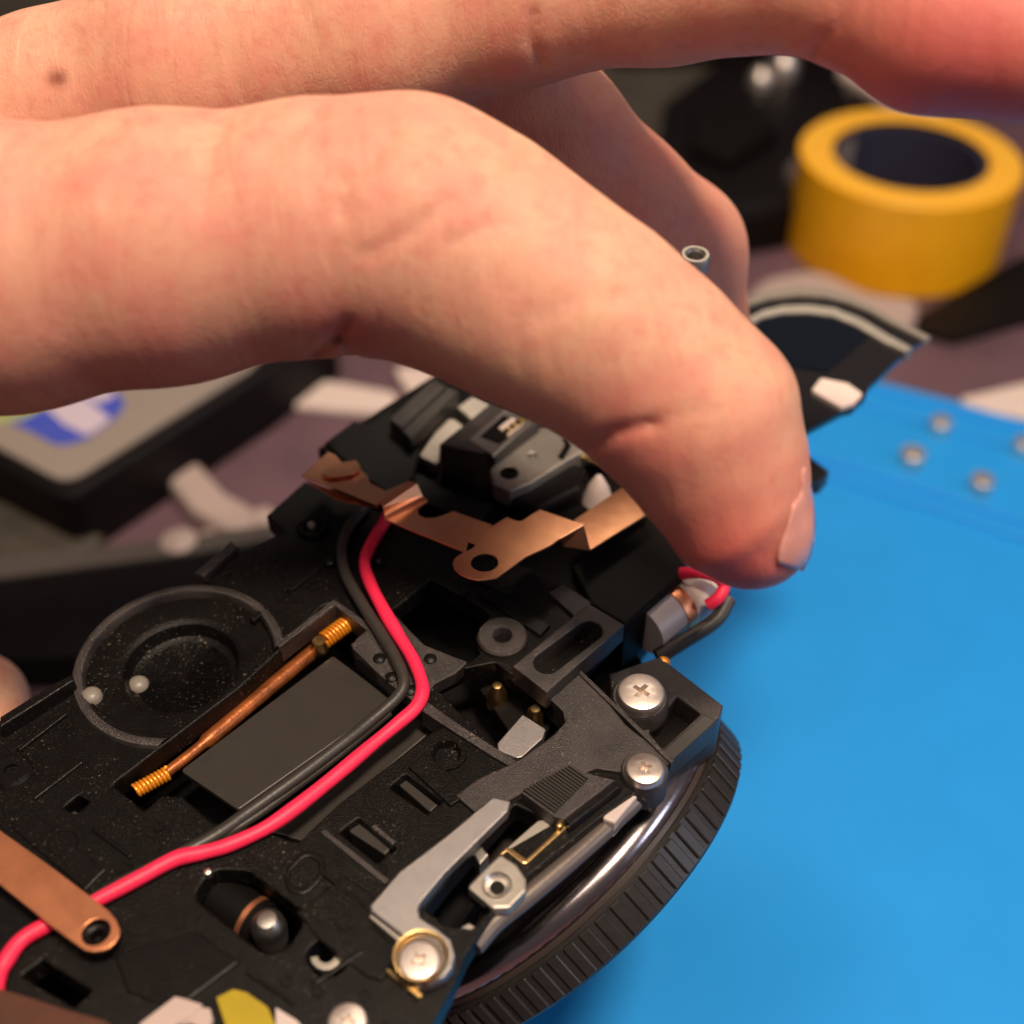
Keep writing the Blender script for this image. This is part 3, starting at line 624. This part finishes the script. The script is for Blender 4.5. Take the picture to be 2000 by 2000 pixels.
# lens ring: an axis in the chassis plane pointing down to the right
LS = 1.04
lc = CAM + (RIGHT * .5225 + UP * -4.5068 + FWD * 16.6239) * LS
la = (RIGHT * .6516 + UP * -.7521 + FWD * .0987).normalized()
LF = Frame(lc, UP.cross(la), la)
def lt(name, prof, m, seg=160, label=None):
    v, f = lathe_geo([(a * LS, b * LS) for a, b in prof], seg); f = [q for q in f if len(q) == 4]
    o = link(name, v, f, m, body, LF.m, label=label); autosmooth(o, 30); return o
lt('lens_flange', [(1.4, -1.5), (2.0, -1.45), (2.2, -1.3), (2.36, -1.12), (2.36, -.80), (2.50, -.74), (2.62, -.40), (2.68, -.26), (2.75, -.1), (2.75, 0), (2.0, .01)], M['flange'], label='satin black lens flange')
def lens_bead(name, rr, ss, t, m, label=None):
    return lt(name, [(rr + t * math.cos(a), ss - t * math.sin(a)) for a in [2 * math.pi * q / 16 for q in range(17)]], m, label=label)
lens_bead('inner_bead', 2.40, -.95, .11, M['flange'])
lens_bead('chrome_rim', 2.60, -.20, .20, M['chrome'], 'dark chrome rim bead catching the lamp')
ringo = lt('ribbed_ring', [(2.3, .0), (2.78, .0), (2.815, .03), (2.815, .49), (2.78, .53), (2.2, .54)], M['rubber'], label='black rubber grip ring with fine ribs')
me = None
for i in range(76):
    a = 2 * math.pi * i / 76
    if me is None:
        bm = bmesh.new(); bmesh.ops.create_cube(bm, size=1)
        for v in bm.verts: v.co = Vector((v.co.x * .09, v.co.y * (.14 if v.co.x > 0 else .16), v.co.z * .44)) * LS
        bmesh.ops.bevel(bm, geom=list(bm.edges), offset=.014, segments=1, affect='EDGES')
        me = bpy.data.meshes.new('rib'); bm.to_mesh(me); bm.free(); me.materials.append(M['rubber'])
    o = bpy.data.objects.new('grip_rib', me); col.objects.link(o)
    o.parent = ringo
    o.matrix_local = Matrix.Rotation(a, 4, 'Z') @ Matrix.Translation((2.81 * LS, 0, .26 * LS))

# wires
RP = [(740, 955, .1), (725, 985, .12), (700, 1028, .12), (688, 1060, .12), (697, 1097, .14), (722, 1148, .16), (750, 1196, .16), (777, 1240, .16), (792, 1275, .16), (797, 1305, .15), (785, 1334, .14), (752, 1364, .12), (700, 1407, .1), (640, 1458, .1), (560, 1522, .1), (500, 1563, .1), (430, 1595, .1), (380, 1609, .1), (330, 1621, .1), (260, 1658, .1), (175, 1702, .1), (85, 1747, .1), (40, 1775, .1), (12, 1812, .1), (-4, 1850, .1), (-20, 1950, .1)]
tube('red_wire', [D.w(*p) for p in RP], lambda t: .085 + .004 * math.sin(37 * t) + .003 * math.sin(91 * t), M['red'], body, label='long bright red wire curving across the chassis')
GP = [(690, 960, .05), (662, 990, .1), (648, 1020, .1), (645, 1052, .1), (656, 1092, .12), (690, 1150, .14), (722, 1200, .14), (749, 1247, .14), (762, 1285, .12), (750, 1315, .08), (700, 1360, .04), (640, 1408, .04), (560, 1468, .04), (470, 1532, .04), (400, 1580, .06), (300, 1632, .08), (230, 1667, .09), (160, 1708, .09), (60, 1760, .05)]
tube('grey_wire', [D.w(*p) for p in GP], .078, M['grey'], body, label='long dark grey wire beside the red wire')
GQ = [(735, 1345, .0), (700, 1374, -.02), (640, 1424, -.03), (560, 1484, -.03), (480, 1542, .0), (400, 1590, .02), (300, 1645, .03), (180, 1700, .02)]
tube('grey_wire', [D.w(*p) for p in GQ], .05, M['grey'], body, label='thinner grey wire under the long one')

# bottom pieces
P('foil_flap', [(262, 1932), (330, 1880), (345, 1883), (382, 1895), (360, 1915), (290, 1960)], 'foil', .15, .03, bev=.005)
P('foil_flap', [(330, 1935), (372, 1900), (396, 1902), (402, 1925), (390, 1945), (360, 1930)], 'foil', .12, .03, bev=.005)
P('yellow_tape_tab', [(408, 1882), (440, 1866), (465, 1872), (505, 1900), (530, 1960), (440, 1980)], 'yellowtape', .1, .04, bev=.005, label='small yellow tape tab at the bottom edge')
P('pink_tab', [(520, 1900), (560, 1925), (590, 1960), (520, 1960)], 'pale', .02, .05, bev=.005)

# copper pieces (loose shields): things of their own
CT = Frame(D.w(914, 1060, .78), (1, 0, 0), (0, .05, .999))
cu = empty('copper_bracket', CT.w(900, 1000, 0), 'folded copper bracket with an empty screw eye crossing the chassis under the thumb', 'copper bracket')
def C(name, pts, top, **k): return plate(name, CT, pts, M['copper'], top, .022, parent=cu, bev=.006, **k)
C('eye_strip', [(884, 1020), (929, 992), (957, 975), (968, 980), (979, 983), (987, 981), (1000, 972), (1019, 961), (1060, 975), (1101, 989), (1057, 1016), (1037, 1030), (993, 1050), (937, 1090), (918, 1093), (901, 1094), (883, 1090), (867, 1082), (857, 1073), (854, 1062), (858, 1053), (867, 1046), (887, 1036), (891, 1034), (898, 1027)], .0, holes=[('c', 914, 1061, 26)], label='near strip ending in a round eye')
C('long_strip', [(727, 980), (807, 945), (800, 950), (790, 958), (788, 965), (791, 972), (803, 977), (823, 976), (838, 971), (855, 964), (929, 990), (905, 1010), (884, 1020), (879, 1042)], -.05, label='long strip with a round notch')
sheet('fold_hump', [[(713, 954, -.03), (729, 926, -.02), (772, 908, .16), (716, 947, .15)], [(716, 947, .15), (772, 908, .16), (787, 913, .15), (722, 957, .14)], [(722, 957, .14), (787, 913, .15), (797, 935, -.02), (725, 973, -.03)], [(725, 973, -.03), (797, 935, -.02), (807, 945, -.05), (727, 980, -.05)]], CT, M['copper'], .02, cu)
C('left_strip', [(569, 897), (619, 852), (633, 858), (645, 872), (672, 868), (682, 886), (700, 912), (729, 926), (713, 954), (640, 924)], -.03)
C('lower_fold', [(575, 904), (640, 930), (713, 957), (690, 948), (672, 950), (655, 948), (636, 942), (606, 924)], -.14)
C('curled_leaf', [(606, 892), (618, 883), (636, 878), (655, 873), (672, 869), (679, 877), (676, 886), (664, 894), (640, 899), (620, 900)], .03)
C('rear_leaf', [(655, 885), (678, 884), (694, 898), (698, 915), (680, 912), (662, 900)], -.08)
sheet('upright_fold', [[(1101, 989, .0), (1114, 1038, -.34), (1062, 1030, -.34), (1056, 1016, .0)], ], CT, M['copper'], .02, cu)
sheet('right_strip', [[(1083, 982, -.34), (1177, 918, -.34), (1230, 935, -.34), (1235, 962, -.34), (1114, 1038, -.34)]], CT, M['copper'], .02, cu)

AR = Frame(D.w(150, 1750, .32), (1, 0, 0), (0, -.03, 1))
arm = plate('copper_strap', AR, [(-150, 1450), (0, 1566), (90, 1630), (175, 1694), (205, 1718), (219, 1735), (226, 1752), (225, 1765), (217, 1777), (206, 1787), (195, 1792), (175, 1795), (160, 1792), (150, 1786), (100, 1749), (0, 1669), (-150, 1560)], M['copperdark'], 0, .04, holes=[('c', 181, 1758, 27)], bev=.008)
tag(arm, 'flat copper strap with a round eye crossing the red wire at lower left', 'copper strap')
lathe('screw_boss', D, 181, 1760, .2, [(0, -.3), (.06, -.3), (.07, -.05), (.12, -.02), (.2, 0), (.22, -.1), (.22, -.4)], M['plastic'], body, seg=32)
lf = Frame(D.w(100, 1900, .3), (1, 0, 0), (0, 0, 1))
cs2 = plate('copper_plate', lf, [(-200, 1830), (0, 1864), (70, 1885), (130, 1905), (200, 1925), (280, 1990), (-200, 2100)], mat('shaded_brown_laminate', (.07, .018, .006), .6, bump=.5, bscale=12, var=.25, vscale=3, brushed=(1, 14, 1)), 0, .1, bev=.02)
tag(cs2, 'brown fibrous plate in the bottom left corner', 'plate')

# ================================================================ the hands
def skin():
    m = bpy.data.materials.new('skin'); m.use_nodes = True; nt = m.node_tree; N = nt.nodes; L = nt.links
    b = N['Principled BSDF']; tc = N.new('ShaderNodeTexCoord'); src = tc.outputs['Object']
    def noise(sc_, det=4, vec=src, dist=0):
        n = N.new('ShaderNodeTexNoise'); n.inputs['Scale'].default_value = sc_; n.inputs['Detail'].default_value = det; n.inputs['Distortion'].default_value = dist; L.new(vec, n.inputs[0]); return n.outputs[0]
    def ramp(i, p0, c0, p1, c1):
        r = N.new('ShaderNodeValToRGB'); r.color_ramp.elements[0].position = p0; r.color_ramp.elements[0].color = c0; r.color_ramp.elements[1].position = p1; r.color_ramp.elements[1].color = c1; L.new(i, r.inputs[0]); return r.outputs[0]
    def mix(f, a, b_, mode='MIX'):
        x = N.new('ShaderNodeMix'); x.data_type = 'RGBA'; x.blend_type = mode
        if isinstance(f, float): x.inputs[0].default_value = f
        else: L.new(f, x.inputs[0])
        for s, i in ((a, 6), (b_, 7)):
            if isinstance(s, tuple): x.inputs[i].default_value = s
            else: L.new(s, x.inputs[i])
        return x.outputs[2]
    base = ramp(noise(.55, 5), .35, (.64, .36, .24, 1), .68, (.655, .33, .235, 1))
    blot = ramp(noise(1.7, 6), .42, (0, 0, 0, 1), .72, (1, 1, 1, 1))
    c = mix(blot, base, (.63, .27, .20, 1)); 
    sp = ramp(noise(6.5, 5, src, .4), .50, (0, 0, 0, 1), .66, (.42, .42, .42, 1)); c = mix(sp, c, (.56, .215, .155, 1))
    tn = ramp(noise(1.1, 4, src, .8), .52, (0, 0, 0, 1), .72, (.55, .55, .55, 1)); c = mix(tn, c, (.60, .37, .225, 1))
    at_ = N.new('ShaderNodeAttribute'); at_.attribute_name = 'tint'
    c = mix(at_.outputs['Fac'], c, (.52, .10, .09, 1))  # reddish shade of undersides and creases put into the skin colour
    mo = N.new('ShaderNodeAttribute'); mo.attribute_name = 'mole'
    c = mix(mo.outputs['Fac'], c, (.22, .06, .03, 1))
    L.new(c, b.inputs['Base Color'])
    b.inputs['Roughness'].default_value = .55; b.inputs['Specular IOR Level'].default_value = .3
    b.inputs['Subsurface Weight'].default_value = .5; b.inputs['Subsurface Radius'].default_value = (1, .3, .16); b.inputs['Subsurface Scale'].default_value = .28
    # fine skin relief: cells stretched across the limb, plus pores and broad wrinkles
    mp = N.new('ShaderNodeMapping'); mp.inputs['Scale'].default_value = (1.9, .8, .8); L.new(src, mp.inputs[0])
    dn = N.new('ShaderNodeTexNoise'); dn.inputs['Scale'].default_value = 2; L.new(mp.outputs[0], dn.inputs[0])
    av = N.new('ShaderNodeVectorMath'); av.operation = 'MULTIPLY_ADD'; L.new(dn.outputs['Color'], av.inputs[0]); av.inputs[1].default_value = (.5, .5, .5); L.new(mp.outputs[0], av.inputs[2])
    vo = N.new('ShaderNodeTexVoronoi'); vo.feature = 'DISTANCE_TO_EDGE'; vo.inputs['Scale'].default_value = 11; L.new(av.outputs[0], vo.inputs[0])
    vr = N.new('ShaderNodeMapRange'); vr.inputs[1].default_value = 0; vr.inputs[2].default_value = .16; L.new(vo.outputs['Distance'], vr.inputs[0])
    fine = noise(28, 3)
    mp2 = N.new('ShaderNodeMapping'); mp2.inputs['Scale'].default_value = (2.2, .5, .6); mp2.inputs['Rotation'].default_value = (0, R(25), 0); L.new(src, mp2.inputs[0])
    br = noise(1.3, 4, mp2.outputs[0], .6)
    ad = N.new('ShaderNodeMath'); ad.operation = 'MULTIPLY_ADD'; L.new(vr.outputs[0], ad.inputs[0]); ad.inputs[1].default_value = .35
    L.new(fine, ad.inputs[2])
    b1 = N.new('ShaderNodeBump'); b1.inputs['Strength'].default_value = .36; b1.inputs['Distance'].default_value = .02; L.new(ad.outputs[0], b1.inputs['Height'])
    b2 = N.new('ShaderNodeBump'); b2.inputs['Strength'].default_value = .35; b2.inputs['Distance'].default_value = .12; L.new(br, b2.inputs['Height']); L.new(b1.outputs[0], b2.inputs['Normal'])
    L.new(b2.outputs[0], b.inputs['Normal'])
    return m
SKIN = skin()
PXC = W2 / T          # picture pixels per unit at unit depth
def cam_pt(x, y, d): return np.array([(x - W2) / PXC * d, (W2 - y) / PXC * d, d])
class Body:
    def __init__(s, lo, hi, step):
        s.lo = np.array(lo, float); s.step = step; n = ((np.array(hi) - s.lo) / step).astype(int) + 1
        s.n = n
        ax = [(s.lo[i] + np.arange(n[i]) * step).astype(np.float32) for i in range(3)]
        s.X, s.Y, s.Z = np.meshgrid(*ax, indexing='ij'); s.f = None
    def chain(s, pts, k=.25, join=.35):
        """a limb: (x, y, depth, radius in picture pixels) joints, tapered and blended"""
        P = [(cam_pt(x, y, d), r * d / PXC) for x, y, d, r in pts]; f = None
        for (a, ra), (b, rb) in zip(P[:-1], P[1:]):
            ab = (b - a).astype(np.float32); L2 = float(ab @ ab)
            t = ((s.X - a[0]) * ab[0] + (s.Y - a[1]) * ab[1] + (s.Z - a[2]) * ab[2]) / L2
            t = np.clip(t, 0, 1)
            d = np.sqrt((s.X - a[0] - t * ab[0]) ** 2 + (s.Y - a[1] - t * ab[1]) ** 2 + (s.Z - a[2] - t * ab[2]) ** 2) - (ra + (rb - ra) * t * t * (3 - 2 * t))
            f = d if f is None else s.smin(f, d, k)
        s.f = f if s.f is None else s.smin(s.f, f, join)
    @staticmethod
    def smin(a, b, k):
        h = np.clip(.5 + .5 * (b - a) / k, 0, 1); return b + (a - b) * h - k * h * (1 - h)
    def groove(s, pts, width, depth, dmax, dmin=0):
        """crease along a picture-space line on the side facing up to depth dmax"""
        U = W2 + s.X / s.Z * PXC; V = W2 - s.Y / s.Z * PXC; best = None
        for a, b in zip(pts[:-1], pts[1:]):
            ax, ay = a; bx, by = b; L2 = (bx - ax) ** 2 + (by - ay) ** 2
            t = np.clip(((U - ax) * (bx - ax) + (V - ay) * (by - ay)) / L2, 0, 1)
            d = (U - ax - t * (bx - ax)) ** 2 + (V - ay - t * (by - ay)) ** 2
            best = d if best is None else np.minimum(best, d)
        s.f = s.f + depth * np.exp(-best / width ** 2) * ((s.Z < dmax) & (s.Z > dmin))
    def surface(s):
        f = s.f; nx, ny, nz = f.shape; ins = f < 0
        c = [ins[i:nx - 1 + i, j:ny - 1 + j, k:nz - 1 + k] for i in (0, 1) for j in (0, 1) for k in (0, 1)]
        cnt = sum(q.astype(np.int8) for q in c); act = (cnt > 0) & (cnt < 8)
        I = np.argwhere(act); idx = -np.ones(act.shape, np.int64); idx[tuple(I.T)] = np.arange(len(I))
        acc = np.zeros((len(I), 3)); num = np.zeros(len(I))
        corners = [(i, j, k) for i in (0, 1) for j in (0, 1) for k in (0, 1)]
        for a in corners:
            for ax in range(3):
                if a[ax]: continue
                b = list(a); b[ax] = 1
                fa = f[I[:, 0] + a[0], I[:, 1] + a[1], I[:, 2] + a[2]]; fb = f[I[:, 0] + b[0], I[:, 1] + b[1], I[:, 2] + b[2]]
                m = (fa < 0) != (fb < 0); t = np.where(m, fa / np.where(m, fa - fb, 1), 0)
                p = np.repeat(np.array(a, float)[None], len(I), 0); p[:, ax] += t
                acc[m] += p[m]; num[m] += 1
        V = s.lo + (I + acc / num[:, None]) * s.step
        F = []
        for ax in range(3):
            o1, o2 = [(1, 2), (2, 0), (0, 1)][ax]
            sl = [slice(1, -1)] * 3; sl[ax] = slice(0, f.shape[ax] - 1)
            a = ins[tuple(sl)]; sl2 = list(sl); sl2[ax] = slice(1, f.shape[ax]); b = ins[tuple(sl2)]
            for sgn, mask in ((1, a & ~b), (-1, b & ~a)):
                E = np.argwhere(mask); 
                if not len(E): continue
                for q in range(3):
                    if q != ax: E[:, q] += 1
                d1 = np.zeros(3, int); d1[o1] = 1; d2 = np.zeros(3, int); d2[o2] = 1
                q = [idx[tuple((E - x).T)] for x in (d1 + d2, d2, 0 * d1, d1)]
                q = np.stack(q, 1); q = q if sgn > 0 else q[:, ::-1]
                F.append(q[(q >= 0).all(1)])
        F = np.concatenate(F)
        # relax
        n = len(V)
        for it in range(2):
            acc = np.zeros((n, 3)); c2 = np.zeros(n)
            for i in range(4):
                a, b = F[:, i], F[:, (i + 1) % 4]
                for d in range(3): acc[:, d] += np.bincount(a, V[b, d], n) + np.bincount(b, V[a, d], n)
                c2 += np.bincount(a, minlength=n) + np.bincount(b, minlength=n)
            V = V * .45 + acc / np.maximum(c2, 1)[:, None] * .55
        return V, F
Cw = np.array([[RIGHT[i], UP[i], FWD[i]] for i in range(3)])
def to_world(V): return V @ Cw.T + np.array(CAM)
def body_mesh(name, B, m, parent, label=None, tints=(), moles=()):
    V, F = B.surface(); Wv = to_world(V)
    me = bpy.data.meshes.new(name); me.vertices.add(len(V)); me.vertices.foreach_set('co', Wv.astype(np.float32).ravel())
    me.loops.add(F.size); me.loops.foreach_set('vertex_index', F.astype(np.int32).ravel())
    me.polygons.add(len(F)); me.polygons.foreach_set('loop_start', np.arange(0, F.size, 4, dtype=np.int32)); me.polygons.foreach_set('loop_total', np.full(len(F), 4, np.int32))
    me.update(calc_edges=True); me.validate(); me.materials.append(m)
    me.polygons.foreach_set('use_smooth', [True] * len(me.polygons))
    for nm, spots in (('tint', tints), ('mole', moles)):
        at_ = me.attributes.new(nm, 'FLOAT', 'POINT'); val = np.zeros(len(V))
        for x, y, d, r, s_ in spots:
            c = cam_pt(x, y, d); val += s_ * np.exp(-(((V - c) ** 2).sum(1)) / r ** 2)
        at_.data.foreach_set('value', np.clip(val, 0, 1).astype(np.float32))
    o = bpy.data.objects.new(name, me); col.objects.link(o)
    bm = bmesh.new(); bm.from_mesh(me); bmesh.ops.recalc_face_normals(bm, faces=bm.faces); bm.to_mesh(me); bm.free()
    o.parent = parent; bpy.context.view_layer.update(); o.matrix_parent_inverse = parent.matrix_world.inverted()
    if label: o['label'] = label
    return o
person = empty('person', at(-600, 500, 13), 'bare hands, one reaching from the left with thumb bent over the camera body', 'person')
B = Body((-8.2, -1.3, 10.2), (6.6, 7.6, 20.6), .056)
# thumb
B.chain([(-420, 540, 13.2, 270), (0, 512, 13.2, 257), (300, 472, 13.2, 243), (600, 434, 13.2, 226), (775, 428, 13.2, 219), (880, 478, 13.2, 208)], .35)
B.chain([(775, 432, 13.2, 220), (890, 482, 13.2, 213), (1000, 550, 13.1, 211), (1110, 612, 13.0, 197), (1215, 690, 13.1, 186), (1316, 790, 13.2, 184), (1363, 890, 13.3, 152), (1400, 975, 13.35, 128), (1429, 1010, 13.4, 94)], .25, .4)
# index finger and the back of the hand
B.chain([(-420, 260, 15.0, 170), (0, 215, 15.0, 140), (110, 185, 15.0, 150), (350, 130, 15.0, 190), (700, 45, 14.9, 195), (960, -15, 14.6, 165), (1250, -42, 14.0, 148), (1500, -52, 13.2, 146)], .3, .12)
B.chain([(1500, -52, 13.2, 142), (1600, -20, 12.9, 132), (1760, 52, 12.6, 150), (1950, 88, 12.4, 140)], .2, .06)
# middle finger behind
B.chain([(700, 60, 15.6, 180), (920, 130, 16.3, 150), (1035, 262, 17.0, 146), (1160, 400, 17.8, 146), (1262, 480, 18.4, 140), (1290, 600, 18.8, 122)], .25, .12)
# palm block linking thumb and fingers off to the left
B.chain([(-420, 400, 14.6, 300), (-150, 380, 14.8, 230)], .3, .4)
# creases
B.groove([(590, 672), (640, 632), (655, 610)], 9, .10, 13.4)
B.groove([(640, 632), (672, 690)], 10, .07, 13.6)
B.groove([(1125, 838), (1160, 815), (1230, 800)], 12, .07, 13.2)
B.groove([(1230, 800), (1330, 770)], 12, .02, 13.2)
for pts, wd, dp in (([(410, 245), (385, 330), (370, 390)], 17, .035), ([(960, 330), (1000, 300)], 12, .04), ([(1010, 600), (1110, 560), (1180, 560)], 20, .025), ([(500, 285), (560, 245), (600, 215)], 15, .035), ([(640, 400), (655, 340), (700, 300), (740, 260)], 14, .05), ([(690, 480), (770, 440), (820, 400), (850, 375)], 13, .04),
                    ([(850, 460), (910, 430), (960, 420)], 13, .03), ([(130, 310), (170, 275), (230, 240)], 14, .04), ([(200, 380), (260, 330), (330, 300)], 14, .04), ([(780, 330), (820, 290), (860, 260)], 13, .045)):
    B.groove(pts, wd, dp, 13.2)
B.groove([(1005, 20), (1000, 70), (1020, 120)], 9, .06, 15.2)
B.groove([(1600, -20), (1575, 50), (1535, 100)], 11, .06, 14)
for x in range(20, 420, 26):
    B.groove([(x, 60 + (x % 3) * 12), (x - 12, 130), (x + 6 - (x % 5) * 4, 215)], 7, .022, 15.2, 13.0)
B.groove([(1510, 930), (1489, 952), (1483, 973), (1476, 997), (1468, 1017), (1461, 1041), (1459, 1066)], 6, .03, 13.4)
hand = body_mesh('reaching_hand', B, SKIN, person, label='hand reaching from the left, thumb bent over the copper bracket',
                 tints=[(1300, 1040, 12.9, 1.3, .55), (1400, 1080, 13.0, .9, .5), (300, 690, 13, 2.4, .35), (650, 645, 12.4, .4, .7), (1150, 830, 12.4, .7, .4), (1820, 150, 12.2, 1.8, .95), (1250, 420, 17, 2.0, .3), (1100, 300, 16.5, 1.8, .25), (760, 250, 12.2, 1.2, .2)],  # painted red shade under thumb, in creases, on middle finger; redder index tip
                 moles=[(116, 148, 14.05, .09, 1.3), (100, 151, 14.05, .07, .8)])
# thumb nail
def hit(x, y, far=13.5):
    """depth at which the sight line meets the thumb"""
    for q in np.arange(12.0, far, .01):
        p = cam_pt(x, y, q); g = (p - B.lo) / B.step; i0 = np.floor(g).astype(int); t = g - i0; v = 0
        for a in (0, 1):
            for b in (0, 1):
                for c in (0, 1):
                    v += B.f[i0[0] + a, i0[1] + b, i0[2] + c] * (t[0] if a else 1 - t[0]) * (t[1] if b else 1 - t[1]) * (t[2] if c else 1 - t[2])
        if v < 0: return q
    return far
NAIL_L = [(1514, 885), (1512, 905), (1514, 918), (1509, 936), (1495, 951), (1490, 972), (1483, 997), (1475, 1017), (1468, 1041), (1466, 1062)]
NAIL_R = [(1518, 882), (1527, 911), (1534, 941), (1537, 981), (1535, 1021), (1529, 1051), (1514, 1078)]
def nail():
    rows, cols_ = 22, 12; V = []
    def s(Q, t):
        k = t * (len(Q) - 1); i = min(int(k), len(Q) - 2); u = k - i; return Vector(Q[i]).lerp(Vector(Q[i + 1]), u)
    for i in range(rows):
        t = i / (rows - 1); a, b = s(NAIL_L, t), s(NAIL_R, t); d0 = min(hit(a.x, a.y), 13.3)
        for j in range(cols_):
            u = j / (cols_ - 1); p = a.lerp(b, u)
            V.append(at(p.x, p.y, min(hit(p.x, p.y, 13.42), d0 - .0 + (13.5 - d0) * u ** 1.5) - .022))
    F = [(i * cols_ + j, i * cols_ + j + 1, (i + 1) * cols_ + j + 1, (i + 1) * cols_ + j) for i in range(rows - 1) for j in range(cols_ - 1)]
    m = mat('nail', (.66, .29, .25), .2, bump=.1, bscale=12, var=.1, vscale=3, spec=.5, brushed=(8, 1, 1)); m.node_tree.nodes['Principled BSDF'].inputs['Subsurface Weight'].default_value = .3
    m.node_tree.nodes['Principled BSDF'].inputs['Subsurface Scale'].default_value = .15
    o = link('thumb_nail', V, F, m, hand, smooth=True); sd = o.modifiers.new('t', 'SOLIDIFY'); sd.thickness = .022; sd.offset = 0
nail()
# the other hand, holding the body from below left: only a finger shows
B2 = Body((-9.5, -4.4, 15.5), (-3.6, -.4, 21.5), .08)
B2.chain([(-400, 1420, 19.5, 120), (-100, 1400, 19, 110), (-50, 1330, 19, 95), (-40, 1400, 18.5, 90)], .2)
body_mesh('holding_hand', B2, SKIN, person, label='finger of the holding hand at the left edge, out of focus')
